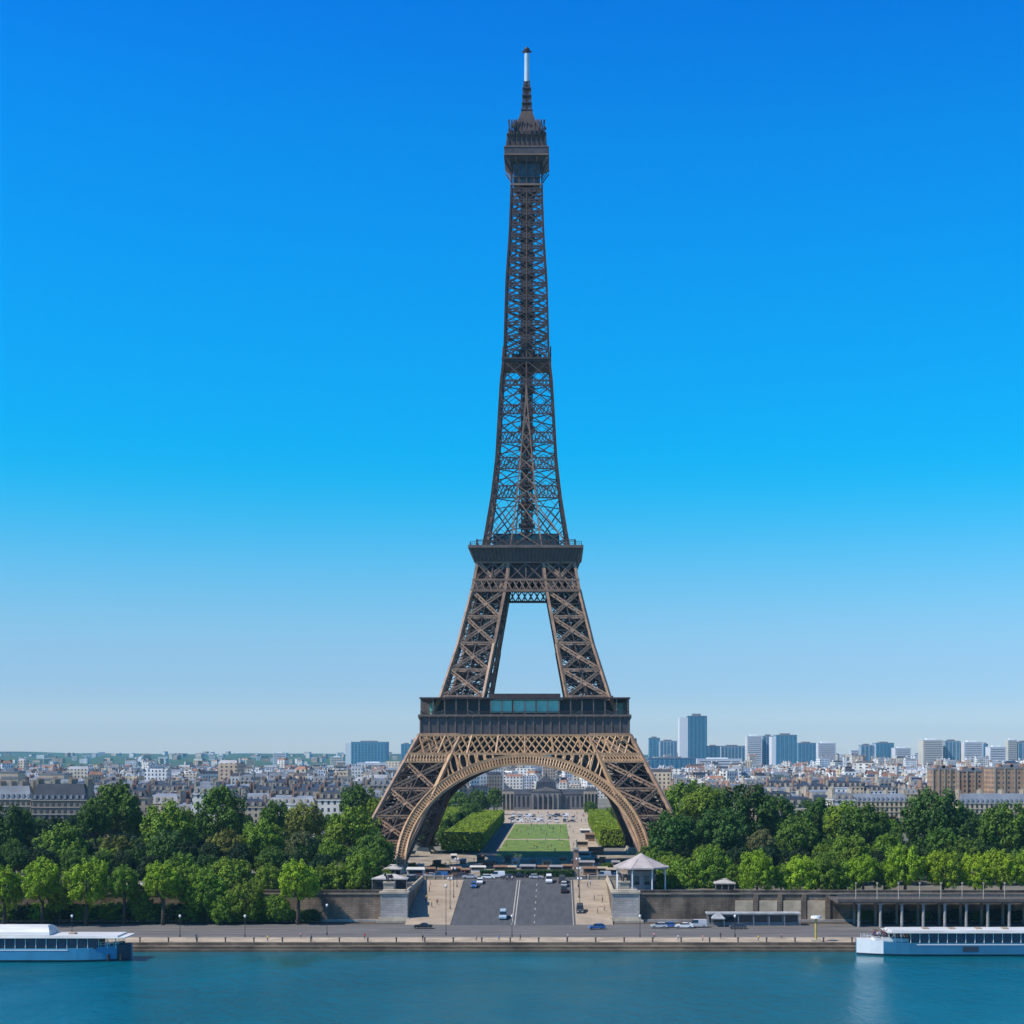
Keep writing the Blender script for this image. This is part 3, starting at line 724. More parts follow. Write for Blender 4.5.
# top platform
g = MB()
for k in range(4):
    f=side_fn(k)
    for i in range(5):
        u=(i/4*2-1)
        g.beam(f(u*6.0,6.0,271),f(u*6.1,6.1,281.4),0.4,0.4,0)
        g.beam(f(u*6.1,6.1,276.5),f(u*8.8,8.8,281.4),0.45,0.35,0)
    g.beam(f(-6.2,6.2,271.4),f(6.2,6.2,271.4),0.7,0.7,1)
    g.beam(f(-6.1,6.1,274.4),f(6.1,6.1,274.4),0.4,0.4,0)
g.frus(0,0,280.4,282.4,6.6,6.6,8.8,8.8,2); g.box(-8.8,8.8,-8.8,8.8,282.4,285.4,2); g.box(-9,9,-9,9,285.4,285.8,1); g.box(-9,9,-9,9,282.2,282.7,1)
tp = g.build('top_platform', [M_ironu, M_iron, M_plate], T)
g = MB(); g.box(-5.3,5.3,-5.3,5.3,272,281.2); g.build('cabin', mat('cabin_panel', (0.07,0.085,0.10), 0.4, var=0.4, scale=0.6), tp)
g = MB()
g.box(-7.2,7.2,-7.2,7.2,285.8,289.6); g.frus(0,0,289.6,290.8,7.2,7.2,8.0,8.0); g.box(-6.2,6.2,-6.2,6.2,290.8,293); g.frus(0,0,293,298,5.4,5.4,4.0,4.0); g.frus(0,0,298,303.5,3.6,3.6,1.9,1.9)
g.build('upper_cabin', M_irond, tp)
g = MB(); r=random.Random(5)
for k in range(4):
    f=side_fn(k)
    for i in range(9):
        u=-8+i*2; g.beam(f(u,8.2,285.8),f(u*0.95,7.7,289.8),0.25,0.25)
        zt=291+r.uniform(1.5,5.5); g.beam(f(u*.85,7.0,290),f(u*.88,7.2,zt),0.3,0.3)
        if i%2: g.cyl(f(u*.86,7.1,zt-1.2),f(u*.86,7.9,zt-1.2),0.7,0.6,8)
        g.beam(f(u*.6,5.2,292),f(u*.5,4.6,295.5+r.uniform(0,3)),0.35,0.35)
    for s in (-1,1):
        for j in range(3): g.beam(f(s*(6.4-j*.5),6.9,290),f(s*(7.3-j*1.6),6.9-j,297+j*.6),0.4,0.4)
for i in range(60):
    a=r.uniform(0,6.28); q=r.uniform(2,5.6); zz=r.uniform(293,297.5); g.beam((math.cos(a)*q,math.sin(a)*q,zz),(math.cos(a+.5)*q*.8,math.sin(a+.5)*q*.8,zz+r.uniform(.8,2.4)),0.35,0.35)
g.build('aerials', M_irond, tp)
g = MB()
for a in (-1,1):
    for b in (-1,1):
        g.beam((a*2.9,b*2.9,296),(a*1.6,b*1.6,304.5),0.5,0.5); g.beam((a*1.6,b*1.6,304.5),(a*1.1,b*1.1,315.3),0.45,0.45)
z=297
while z<314.5:
    q=2.9-(z-296)*0.153 if z<304.5 else 1.6-(z-304.5)*0.046
    for k in range(4):
        f=side_fn(k); g.beam(f(-q,q,z),f(q,q,z+1.5),0.28,0.28); g.beam(f(q,q,z),f(-q,q,z+1.5),0.28,0.28); g.beam(f(-q,q,z),f(q,q,z),0.3,0.3)
    if int(z)%3==0: g.box(-q-.5,q+.5,-q-.5,q+.5,z,z+.5)
    z+=1.5
g.cyl((0,0,296),(0,0,315.3),0.6,0.5,8)
ms=g.build('lattice_mast', M_irond, tp)
g=MB(); g.cyl((0,0,315.2),(0,0,326.6),1.05,0.95,12); g.build('antenna', mat('antenna_paint',(0.5,0.62,0.68),.4,var=.1), tp, smooth=False)
g=MB(); g.cyl((0,0,326.6),(0,0,329.4),0.35,0.3,8); g.box(-1.9,1.9,-.25,.25,327.2,327.9); g.box(-.25,.25,-1.9,1.9,327.2,327.9); g.cyl((0,0,328.2),(0,0,328.8),1.1,1.1,8)
g.build('antenna_tip', M_irond, tp)
# ------------------------------------------------------------------ trees
def crown_mesh(name, seed, shape, nleaf=9500, ls=0.075):
    """unit crown: radius about 1 wide, leaf-sized faces spread over lobes and sub-lobes"""
    r = random.Random(seed); lobes = []
    hz = {'round':0.95,'wide':0.72,'tall':1.3}[shape]
    nl = 30
    for i in range(nl):
        a = i*2.399+r.uniform(-.4,.4); t = (i+0.5)/nl; zz = 1-1.75*t; rr = math.sqrt(max(0,1-zz*zz))
        q = 0.70*r.uniform(0.84,1.08)
        lobes.append((Vector((rr*math.cos(a)*q, rr*math.sin(a)*q, zz*q*hz)), r.uniform(0.22,0.36)))
    lobes += [(Vector((0,0,0)), 0.75)]*3
    subs = []
    for c, q in lobes:
        for j in range(8):
            a = r.uniform(0,6.283); zz = r.uniform(-0.7,1); rr = math.sqrt(1-zz*zz)
            d = Vector((rr*math.cos(a),rr*math.sin(a),zz)); subs.append((c+d*q*0.72, q*r.uniform(0.34,0.52), c))
    V=[]; Fs=[]
    for i in range(nleaf):
        c, q, pc = subs[r.randrange(len(subs))]
        a = r.uniform(0,6.283); zz = r.uniform(-1,1); rr = math.sqrt(1-zz*zz); d = Vector((rr*math.cos(a),rr*math.sin(a),zz))
        p = c+d*q*(r.random()**0.22)
        nrm = (d + (p-pc)*1.2 + Vector((r.gauss(0,.3),r.gauss(0,.3),r.gauss(0,.3)+0.1))).normalized()
        u = nrm.orthogonal().normalized(); u.rotate(Matrix.Rotation(r.uniform(0,6.28),3,nrm)); v = nrm.cross(u)
        s = ls*r.uniform(0.6,1.15)/2; n = len(V)
        V += [p-u*s-v*s*.35, p+u*s*.2-v*s, p+u*s+v*s*.3, p-u*s*.15+v*s]
        Fs.append((n,n+1,n+2,n+3))
    me = bpy.data.meshes.new(name); me.from_pydata([tuple(v) for v in V],[],Fs); me.materials.append(M_leaf); me.update(); return me
def trunk_mesh(seed):
    r = random.Random(seed); g = MB()
    g.cyl((0,0,0),(0.02,0,0.45),0.075,0.05,8); g.cyl((0.02,0,0.45),(0,0.02,0.95),0.05,0.025,7)
    for i in range(6):
        a=i*1.05+r.uniform(-.3,.3); z=r.uniform(0.4,0.6)
        p=Vector((0.02,0,z)); q=Vector((math.cos(a)*.2,math.sin(a)*.2,z+r.uniform(.12,.22))); q2=q+Vector((math.cos(a)*.14,math.sin(a)*.14,.12))
        g.cyl(p,q,0.03,0.02,6); g.cyl(q,q2,0.02,0.008,5)
    return g.mesh('trunk', M_bark, smooth=True)
CR = {'round':[crown_mesh('crown',11+i,'round') for i in range(4)],'wide':[crown_mesh('crown',31+i,'wide') for i in range(3)],'tall':[crown_mesh('crown',51+i,'tall') for i in range(2)]}
FINE = {'round':[crown_mesh('crown',71+i,'round',15000,0.062) for i in range(3)]}
TR = [trunk_mesh(i) for i in range(3)]
COLS = {'bright':(0.21,0.335,0.012),'mid':(0.125,0.21,0.014),'dark':(0.070,0.135,0.013),'deep':(0.045,0.10,0.014),'olive':(0.15,0.165,0.025),'grey':(0.13,0.14,0.05),'fill':(0.018,0.046,0.010)}
TREES = []
def tree(px, top, wpx, d, zg, colr, shape='round', name='park_tree', frac=None, fine=False, hgt=None, group=None):
    r = rnd
    x = X(px,d); zt = Zp(top,d); wm = wpx*d/F
    hz = {'round':0.95,'wide':0.72,'tall':1.3}[shape]
    rad = wm/2/(0.90 if fine else 0.93)
    ch = rad*hz*(1.2 if fine else 1.08)
    if zt - zg < ch*1.25: ch = (zt-zg)/1.3
    e = empty(name, (x,d,zg), 0)
    me = (FINE if fine else CR)[ 'round' if fine else shape]; me = me[r.randrange(len(me))]
    c = link('crown', me, e)
    zc = zt-zg-ch; c.location=(0,0,zc); c.rotation_euler=(0,0,r.uniform(0,6.28)); c.scale=(rad,rad*r.uniform(.85,1.05),ch/(hz*1.02))
    b = COLS[colr]; k=r.uniform(0.85,1.18); kk=r.uniform(0.9,1.12); c.color=(b[0]*k*kk,b[1]*k,b[2]*k,1)
    t = link('trunk', TR[r.randrange(3)], e); s=max(zc*1.25,2); t.scale=(min(s,12)*0.75,min(s,12)*0.75,s)
    if group: e['group']=group
    TREES.append((e,px,d,colr,name)); return e
def plane_group(lst, name, d, zg, colr, shape, lab, cat, group, fine=False):
    lst = sorted(lst); n=len(lst)
    for i,(px,top,wd) in enumerate(lst):
        e=tree(px,top,wd,d+rnd.uniform(-2.5,2.5),zg,colr,shape,name,fine=fine,group=group)
        e['label']=lab % nth(i,n); e['category']=cat
# bright round trees on the lower quay (left) and along the top of the right wall
plane_group([(4,862,42),(42,854,44),(86,855,47),(163,858,38),(298,856,42)],'lime_tree',440,ZQ,'bright','round','bright green round tree on the lower left quay, %s of the five','tree','bright quay trees left of the ramp',True)
plane_group([(124,862,36),(186,862,36),(208,866,44),(246,876,40),(278,892,28),(140,888,26),(60,885,26),(222,890,30)],'lime_tree',444,ZQ,'mid','round','duller green small tree against the left quay wall, %s','tree','small trees against the left quay wall',True)
plane_group([(757,848,40),(800,854,38),(905,841,42),(943,847,38),(975,850,36),(1001,846,38),(1030,849,36),(863,852,30)],'lime_tree',459,0,'bright','round','bright green round tree behind the right quay wall, %s','tree','bright trees on the right quay',True)
plane_group([(826,850,42),(846,858,34),(781,862,26),(884,858,28)],'lime_tree',462,0,'mid','round','duller mid green tree in the right quay row, %s','tree','duller trees on the right quay',True)
plane_group([(660,871,24),(684,856,46),(712,846,42),(735,862,24),(640,880,16)],'bushy_tree',476,0,'mid','round','low bushy green tree beside the white kiosk, %s','tree','low trees beside the kiosk',True)
plane_group([(362,845,44),(337,861,40),(322,864,28),(268,861,34),(230,856,50),(205,862,34),(386,868,22)],'bushy_tree',472,0,'mid','round','low rounded tree behind the left quay wall, %s','tree','low trees at the left park edge',True)
# big park trees: pixel x, top, width, depth, colour, shape, description
big = [(115,779,60,560,'dark','round','tall dark dome shaped tree in front of the grey roofs, topped by a second hump'),
(95,800,36,545,'dark','round','dark tree tucked under the tall dome tree'),
(220,778,56,570,'dark','tall','tall dark tree towering over the left park in front of white roofs'),
(169,803,62,545,'mid','wide','broad spreading green tree between the two tall dark trees'),
(62,823,58,525,'mid','wide','broad green tree in front of the mansard roofed block'),
(12,802,46,530,'deep','round','very dark tree at the left picture edge'),
(14,835,26,505,'dark','tall','narrow dark tree at the left picture edge'),
(118,834,42,512,'olive','round','olive tinged tree below the tall dome tree'),
(168,828,46,508,'deep','round','very dark tree under the broad spreading tree'),
(275,799,34,560,'dark','round','small dark tree right of the tall dark tree'),
(305,800,42,545,'olive','round','brownish olive tree left of the big tree by the tower leg'),
(302,829,34,505,'grey','round','grey brown tree below the brownish olive tree'),
(352,804,60,530,'mid','round','large rounded green tree next to the left tower leg'),
(357,781,44,640,'dark','round','dark tree behind the large rounded tree by the left tower leg'),
(378,796,24,620,'mid','round','small tree touching the left tower leg'),
(376,831,40,500,'dark','round','dark tree at the foot of the left tower leg'),
(262,820,46,520,'mid','wide','wide green tree in the middle of the left park'),
(226,832,50,515,'olive','wide','wide olive green tree in the middle of the left park'),
(672,808,56,510,'deep','round','dark tree at the foot of the right tower leg'),
(719,807,52,515,'deep','round','dark tree second to the right of the right tower leg'),
(749,781,66,560,'deep','round','tallest dark tree in the right park'),
(686,781,58,760,'mid','wide','hazy green tree behind the dark trees right of the tower'),
(713,788,46,740,'mid','wide','second hazy green tree behind the dark trees right of the tower'),
(704,786,46,690,'mid','wide','green tree between the hazy tree and dark ones right of the tower'),
(776,793,42,600,'dark','round','dark tree right of the tallest one in the right park'),
(815,791,46,560,'deep','tall','narrow topped dark tree in front of the yellow facade'),
(798,817,46,520,'dark','wide','wide dark green tree behind the bright quay row'),
(763,828,28,500,'grey','round','grey brown small tree between dark trees on the right'),
(845,799,46,545,'mid','round','mid green tree left of the big lone dark tree on the right'),
(866,806,54,530,'dark','wide','wide dark tree right of the mid green tree on the right'),
(934,785,68,555,'deep','round','big lone dark tree standing out against the beige blocks'),
(965,806,40,580,'deep','round','dark tree leaning on the big lone dark tree'),
(1004,799,62,530,'dark','round','big dark green tree at the right picture edge'),
(1032,812,44,540,'dark','round','dark tree cut by the right picture edge'),
(943,825,34,495,'dark','round','small rounded tree below the big lone dark tree'),
(886,832,34,492,'mid','round','small tree in front of the wide dark tree on the right'),
(850,831,44,490,'mid','round','green tree just behind the quay row, left of the big lone tree'),
(967,834,36,490,'dark','round','small dark tree between the big lone tree and the edge tree')]
for px,top,wd,d,c,sh,lab in big:
    e=tree(px,top,wd,d,0,c,sh,'park_tree'); e['label']=lab; e['category']='tree'
# the filling of the park behind: individual trees, those seen least tell apart only by place
fills=[]
def okx(px): return px<398 or px>650
r_=random.Random(21)
for d in (486,505,528,556,590,630,680):
    step = 26*500/d*1.0
    px=-12+r_.uniform(0,12)
    while px<1040:
        if okx(px) and not (398<px<650):
            h = r_.uniform(10.5,13.5) if d<600 else r_.uniform(14,17.5)
            x=X(px,d)
            if not (-90<x-AX*0<-0 and 520<d<680 and abs(x-AX)<72):
                fills.append((px,d,h))
        px+=step*r_.uniform(0.8,1.25)
side={'left':[],'right':[]}
for px,d,h in fills:
    c=r_.choice(['fill','fill','dark','fill','deep','mid'])  # near-black greens paint in the deep shade between the crowns
    wd=r_.uniform(26,36)*500/d
    e=tree(px,PY+(H-h)*F/d,wd,d,0,c,r_.choice(['round','wide','round']),'park_tree')
    side['left' if px<512 else 'right'].append((px,d,e,c))
tone={'fill':'shade-dark green','dark':'dark green','mid':'mid green','deep':'very dark','olive':'olive green'}
for sd_,ls in side.items():
    byc={}
    for px,d,e,c in ls: byc.setdefault((c,d),[]).append((px,e))
    for (c,d),q in byc.items():
        q.sort(key=lambda t:t[0]); row={486:'front row',505:'second row',528:'third row',556:'fourth row',590:'fifth row',630:'sixth row',680:'rearmost row'}[d]
        for i,(px,e) in enumerate(q):
            e['label']='%s tree, %s of the %s park, %s of that colour'%(tone[c],row,sd_,nth(i,len(q)) if len(q)>1 else 'the only one'); e['category']='tree'; e['group']='park trees in the %s park'%sd_
# trees along the lawn seen through the arch
arch=[(470,800,26,900,'dark'),(450,812,26,800,'mid'),(458,790,30,1050,'dark'),(478,788,26,1080,'dark'),(494,787,22,1080,'dark'),(446,826,22,720,'dark'),(428,835,24,700,'dark'),(600,808,24,1000,'dark'),(612,806,26,960,'mid'),(626,815,26,850,'dark'),(634,826,22,760,'mid'),(640,800,26,1000,'dark'),(436,800,26,960,'dark'),(420,815,26,860,'mid'),(404,808,26,900,'dark'),(590,800,14,1080,'dark')]
arch.sort()
for i,(px,top,wd,d,c) in enumerate(arch):
    e=tree(px,top,wd,d,0,c,'round','park_tree',group='trees seen through the arch'); e['label']='green tree beyond the tower under the arch, %s'%nth(i,len(arch)); e['category']='tree'
# shrubs on the lower quay
sh=[(px_,898+((px_*7)%15)+(7 if px_>200 else 0),26+((px_*5)%13)) for px_ in range(-6,312,15)]
for i,(px,top,wd) in enumerate(sh):
    d=447; e=empty('shrub',(X(px,d),d,ZQ)); c=link('foliage',CR['round'][i%4],e)
    rad=wd*d/F/2; hh=(Zp(top,d)-ZQ)/2; c.location=(0,0,hh*0.9); c.scale=(rad*(.8+(i*37%7)/16),rad*0.8,hh*(.95+(i*53%5)/20)); b=COLS[['deep','mid','fill','bright','dark','fill','mid'][i%7]]; c.color=(b[0],b[1],b[2],1)
    g=MB()
    for k in range(4): g.cyl((0,0,0),(math.cos(k*1.6)*.5,math.sin(k*1.6)*.5,hh),0.08,0.04,5)
    g.build('stem',M_bark,e)
    e['label']='green shrub at the left quay wall foot, %s'%nth(i,len(sh)); e['category']='shrub'; e['group']='shrubs at the foot of the left quay wall'
# clipped hedge blocks along the lawn
def hedge(name,x0,x1,y0,y1,h,label):
    e=empty(name,((x0+x1)/2,(y0+y1)/2,0),0,label,'hedge'); r=random.Random(int(x0)+99); V=[];Fs=[]
    cx,cy=(x0+x1)/2,(y0+y1)/2; lx,ly=(x1-x0)/2,(y1-y0)/2
    A=[('t',4*lx*ly),('f',2*lx*h),('l',2*ly*h),('r',2*ly*h)]; tot=sum(a for _,a in A)
    for side_,a in A:
        for i in range(int(a*5)):
            j=r.gauss(0,0.22)
            if side_=='t': p=Vector((r.uniform(-lx,lx),r.uniform(-ly,ly),h+j)); nn=Vector((0,0,1))
            elif side_=='f': p=Vector((r.uniform(-lx,lx),-ly+j,r.uniform(1.2,h))); nn=Vector((0,-1,0))
            elif side_=='l': p=Vector((-lx+j,r.uniform(-ly,ly),r.uniform(1.2,h))); nn=Vector((-1,0,0))
            else: p=Vector((lx+j,r.uniform(-ly,ly),r.uniform(1.2,h))); nn=Vector((1,0,0))
            nn=(nn+Vector((r.gauss(0,.35),r.gauss(0,.35),r.gauss(0,.35)))).normalized(); u=nn.orthogonal().normalized(); v=nn.cross(u); s=r.uniform(.25,.5); n=len(V)
            V+=[tuple(p-u*s),tuple(p-v*s),tuple(p+u*s),tuple(p+v*s)]; Fs.append((n,n+1,n+2,n+3))
    me=bpy.data.meshes.new('foliage'); me.from_pydata(V,[],Fs); me.materials.append(M_leaf); o=link('foliage',me,e); o.color=(0.19,0.265,0.015,1)
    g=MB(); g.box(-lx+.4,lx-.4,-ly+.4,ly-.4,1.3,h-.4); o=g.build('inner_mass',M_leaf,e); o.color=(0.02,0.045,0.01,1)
    k=0
    y=-ly+1
    while y<ly:
        for x in (-lx+1,lx-1):
            g=MB(); g.cyl((x,y,0),(x,y,1.8),0.22,0.18,6); g.build('trunk',M_bark,e)
        y+=14
hedge('clipped_hedge',-50,-33,648,940,8.2,'long clipped green hedge block left of the lawn')
hedge('clipped_hedge',20.5,31.5,684,940,8.6,'shorter clipped green hedge block right of the lawn')
hedge('clipped_hedge',-74,-58,770,960,9.5,'clipped hedge block behind the left one, darker')

sh=[(866,909,26),(884,912,24),(902,908,28),(922,910,26),(940,912,24),(960,907,28),(980,910,26),(1000,908,28),(1020,909,26)]
for i,(px,top,wd) in enumerate(sh):
    d=447; e=empty('shrub',(X(px,d),d,ZQ)); c=link('foliage',CR['round'][(i+1)%4],e)
    rad=wd*d/F/2; hh=(Zp(top,d)-ZQ)/2; c.location=(0,0,hh*0.9); c.scale=(rad,rad*0.6,hh*1.1); b=COLS['fill' if i%3 else 'dark']; c.color=(b[0],b[1],b[2],1)
    g=MB()
    for k in range(4): g.cyl((0,0,0),(math.cos(k*1.6)*.5,math.sin(k*1.6)*.5,hh),0.08,0.04,5)
    g.build('stem',M_bark,e)
    e['label']='dark shrub behind the viaduct columns, %s'%nth(i,len(sh)); e['category']='shrub'; e['group']='shrubs behind the viaduct columns'

# small dark trees among the stalls at the tower foot
sm=[(424,868,16,545),(438,863,18,560),(450,866,14,575),(474,862,14,590),(487,864,12,575),(583,862,14,570),(596,858,16,590),(608,862,16,560),(622,858,18,575),(636,860,16,560),(648,856,18,555),(412,862,18,555)]
sm.sort()
for i,(px,top,wd,d) in enumerate(sm):
    e=tree(px,top,wd,d,0,'deep' if i%2 else 'dark','round','small_tree',group='small trees around the tower foot')
    e['label']='small dark round tree among the stalls at the tower foot, %s'%nth(i,len(sm)); e['category']='tree'
# ------------------------------------------------------------------ city
M_zinc = mat('zinc_roof', (0.24,0.265,0.30), 0.5, var=0.4, scale=0.05)
M_slate = mat('slate_roof', (0.045,0.05,0.062), 0.5, var=0.35, scale=0.2)
M_tile = mat('clay_roof', (0.30,0.15,0.10), 0.8, var=0.25, scale=0.3)
M_brick = mat('chimney_brick', (0.33,0.20,0.14), 0.9, var=0.25, scale=0.5)
WALLS = [(0.60,0.52,0.40),(0.72,0.68,0.60),(0.46,0.35,0.25),(0.62,0.49,0.33),(0.80,0.79,0.76)]
M_fac = facademat('apartment_facade', None, objcol=True)
def block(name, w, dpt, h, roofm, seed, label=None, cat=None, group=None, chim=3, mans=3.2):
    r=random.Random(seed); e=empty(name,(0,0,0),0,label,cat,group)
    g=MB(); g.box(-w/2,w/2,-dpt/2,dpt/2,0,h); g.box(-w/2-.3,w/2+.3,-dpt/2-.3,dpt/2+.3,h-.5,h+.05); g.build('wall',M_fac,e)
    g=MB(); g.frus(0,0,h+.05,h+mans,w/2-.1,dpt/2-.1,w/2-1.4,dpt/2-1.6); g.frus(0,0,h+mans,h+mans+0.9,w/2-1.4,dpt/2-1.6,w/2-4,0.3); rf=g.build('roof',roofm,e)
    for i in range(chim):
        x=-w/2+0.6+i*(w-1.2)/max(1,chim-1); g=MB(); g.box(x-.45,x+.45,-dpt*.28,dpt*.28,h+.5,h+mans+2.2)
        for k in range(5): yy=-dpt*.24+k*dpt*.12; g.cyl((x,yy,h+mans+2.2),(x,yy,h+mans+3.0),0.22,0.18,5)
        g.build('chimney',M_brick if r.random()<.5 else M_stone,rf)
    for i in range(int(w/3.5)):
        x=-w/2+2+i*3.5; g=MB(); g.box(x-.7,x+.7,-dpt/2+.15,-dpt/2+1.8,h+.6,h+2.5); g.build('dormer',M_stone,rf)
    remember(e); return e
protos=[]
specs=[(17,13,17,M_zinc),(22,14,19,M_slate),(13,12,16,M_zinc),(27,14,18,M_slate),(16,16,20,M_slate),(18,12,15,M_tile),(11,14,22,M_zinc),(24,15,20,M_zinc)]
for i,(w_,dp,h_,rm) in enumerate(specs): protos.append((block('apartment_block',w_,dp,h_,rm,i,chim=2+i%3),w_,dp,h_,rm))
rc=random.Random(77); placed=[]; first=[True]*len(protos)
def clear_axis(x,y):       # keep the park axis free
    return abs(x+8) > 95 if y<1200 else True
rows=[]
y=735.0; cnt=0
cands=[]
while y<1500:
    x=X(-30,y)
    while x<X(1055,y):
        k=rc.randrange(len(protos)); wv=protos[k][1]
        if clear_axis(x+wv/2,y): cands.append((y+rc.uniform(-3,3),x+wv/2,k))
        x+=wv+rc.choice([0.5,0.5,2,9])
    y+=rc.uniform(24,34)
# leave room for the hand placed blocks
HERO=[(X(-5,700),X(92,700),690,725),(X(850,900),X(912,900),880,930),(X(840,880),X(1040,880),700,935),(X(845,1000),X(1045,1000),930,1040)]
def blocked(x,y,w): return any(a-w/2-1<x<b+w/2+1 and c-12<y<d+12 for a,b,c,d in HERO)
cands=[c for c in cands if not blocked(c[1],c[0],protos[c[2]][1])]
cands.sort(); near=cands[:290]; 
rfn={M_zinc.name:'blue grey zinc',M_slate.name:'dark slate',M_tile.name:'reddish tiled'}
wn=['cream','pale','tan','sandy yellow','whitish']
groups={}
for yy,xx,k in near:
    ci=rc.randrange(5); c=WALLS[ci]+(1,); sc=(1,1,rc.uniform(0.85,1.12))
    src=protos[k][0]; rz_=rc.uniform(-.12,.12)
    if first[k]:
        first[k]=False; e=src; e.location=(xx,yy,0); e.rotation_euler=(0,0,rz_); e.scale=sc
        for ch,gs in KID[e.name]:
            ch.color=c
            for q in gs: q.color=c
    else: e=dup(src,(xx,yy,0),rz_,sc,c)
    sidew='left' if xx/yy*F+PX<512 else 'right'
    band='nearest' if yy<850 else ('middle' if yy<980 else 'farther')
    groups.setdefault((sidew,band,wn[ci],rfn[protos[k][4].name]),[]).append((xx/yy,e))
for (sidew,band,wc,rf),ls in groups.items():
    ls.sort(key=lambda t:t[0])
    for i,(_,e) in enumerate(ls):
        e['category']='apartment block'; e['group']='%s apartment blocks in the city behind the %s park'%(band,sidew)
        e['label']='%s block, %s roof, %s %s city rows, %s'%(wc,rf,band,sidew,nth(i,len(ls)) if len(ls)>1 else 'the only such')
# the rest of the city to the horizon: one mass
mats=[facademat('city_wall_%d'%i if False else 'city_wall',c,var=0.25) for i,c in enumerate(WALLS)]+[M_zinc,M_slate,M_tile,M_brick]
g=MB(); lasty=near[-1][0]; y=lasty+10; nb=0
for yy,xx,k in cands[270:]:
    pass
y=lasty+8
while y<8200:
    step=21+ (y-1000)*0.013
    x=X(-40,y)
    while x<X(1065,y):
        w_=rc.uniform(7,21)*(1+(y-1000)/9000); dp=rc.uniform(10,15)*(1+(y-1000)/7000); h_=rc.choice([11,14,16,18,19,21,23,26])+rc.uniform(-1.5,1.5)
        if rc.random()<0.03: h_+=rc.uniform(6,14)
        if x/y>0.06 and y>2200 and rc.random()<0.13: h_+=rc.uniform(6,24)*(0.3+y/4500); w_*=rc.uniform(.6,1.0)
        if x/y<0 and y>3000 and rc.random()<0.012: h_+=rc.uniform(10,22)
        if clear_axis(x,y) and not (abs(x+8)<60 and y<1500):
            zb=0; yy=y+rc.uniform(-step*.4,step*.4); a=rc.uniform(-.5,.5) ; cc,ss=math.cos(a),math.sin(a); mi=rc.choice([0,1,1,2,3,4,4]); ri=rc.choice([5,5,6,6,7]) if rc.random()<.62 else mi
            def q(u,v,z): return (x+w_/2+u*cc-v*ss, yy+u*ss+v*cc, z+zb)
            if y>2600 and x/y<-0.05:
                if rc.random()<min(.975,.55+(y-2600)/1500): x+=w_; continue
                h_=min(h_,17); zb=slope(x+w_/2,yy)-4
            u,v=w_/2,dp/2; m2=h_+2.6; i1,i2=max(u-1.6,1),max(v-2.2,0.5)
            if ri==mi: m2=h_+0.4; i1,i2=u-.1,v-.1
            n=len(g.v); g.v+=[q(-u,-v,0),q(u,-v,0),q(u,v,0),q(-u,v,0),q(-u,-v,h_),q(u,-v,h_),q(u,v,h_),q(-u,v,h_),q(-i1,-i2,m2),q(i1,-i2,m2),q(i1,i2,m2),q(-i1,i2,m2)]
            for f_,m_ in (((0,1,5,4),mi),((1,2,6,5),mi),((2,3,7,6),mi),((3,0,4,7),mi),((4,5,9,8),ri),((5,6,10,9),ri),((6,7,11,10),ri),((7,4,8,11),ri),((8,9,10,11),ri)):
                g.f.append([n+t for t in f_]); g.m.append(m_)
            if y<3500:
                for s in (-1,1):
                    a_=q(s*(u-.5),0,0); g.box(a_[0]-.5,a_[0]+.5,a_[1]-v*.6,a_[1]+v*.6,h_,m2+1.6,rc.choice([8,1,4]))
            nb+=1
        x+=w_+rc.choice([0,1,1,6,14])*(1+(y-1000)/5000)
    y+=step
print('city mass blocks',nb)
o=tag(g.build('distant_city',mats),'dense mass of pale and grey city buildings stretching to the horizon','city',kind='stuff')
# trees scattered between the far blocks
g=MB()
# ---- large mansard roofed block at the left
def hero_block(px0,px1,d,ytop,yeave,label,col,nw,nr,roofm=M_slate,dp=16):
    x0,x1=X(px0,d),X(px1,d); w_=x1-x0; ze=Zp(yeave,d); zt=Zp(ytop,d); e=empty('mansard_block',((x0+x1)/2,d,0),0,label,'apartment block')
    wm=mat('hero_wall',col,0.85,var=0.2,scale=0.15)
    g=MB(); g.box(-w_/2,w_/2,0,dp,0,ze); g.build('wall',wm,e)
    for k in range(nr+1):
        zz=ze-k*3.3
        g=MB(); g.box(-w_/2-.35,w_/2+.35,-.35,0,zz-.35,zz); g.build('cornice',M_stone,e)
    g=MB(); g.frus(0,dp/2,ze,zt,w_/2,dp/2,w_/2-1.6,dp/2-2); rf=g.build('roof',roofm,e)
    for i in range(nw):
        x=-w_/2+w_*(i+.5)/nw
        for k in range(nr):
            zz=ze-.7-k*3.3
            g=MB(); g.box(x-.62,x+.62,-.12,0.02,zz-2.2,zz); g.build('window',M_glass,e)
        g=MB(); g.box(x-.6,x+.6,-.1,1.6,ze+.5,ze+2.4); dm=g.build('dormer',M_zinc,rf)
    for i in range(4):
        x=-w_/2+1+(w_-2)*i/3; g=MB(); g.box(x-.7,x+.7,dp*.25,dp*.75,ze+1,zt+2.2)
        for k in range(6): g.cyl((x,dp*.28+k*dp*.08,zt+2.2),(x,dp*.28+k*dp*.08,zt+3),0.2,0.2,5)
        g.build('chimney',M_pave,rf)
    return e
hero_block(32,86,704,784,800,'large tan block with dark mansard roof and dormers at left above the trees',(0.21,0.17,0.14),9,5)
hero_block(-6,31,712,786,799,'block with light grey zinc roof at the left picture edge',(0.25,0.21,0.17),7,5,M_zinc)
hero_block(852,908,905,794,801,'sandy yellow block with zinc roof in front of the city at right',(0.62,0.47,0.28),12,4,M_zinc)
hero_block(960,1028,890,794,803,'long sandy cream block with zinc roof at the right picture edge',(0.60,0.48,0.31),14,4,M_zinc)
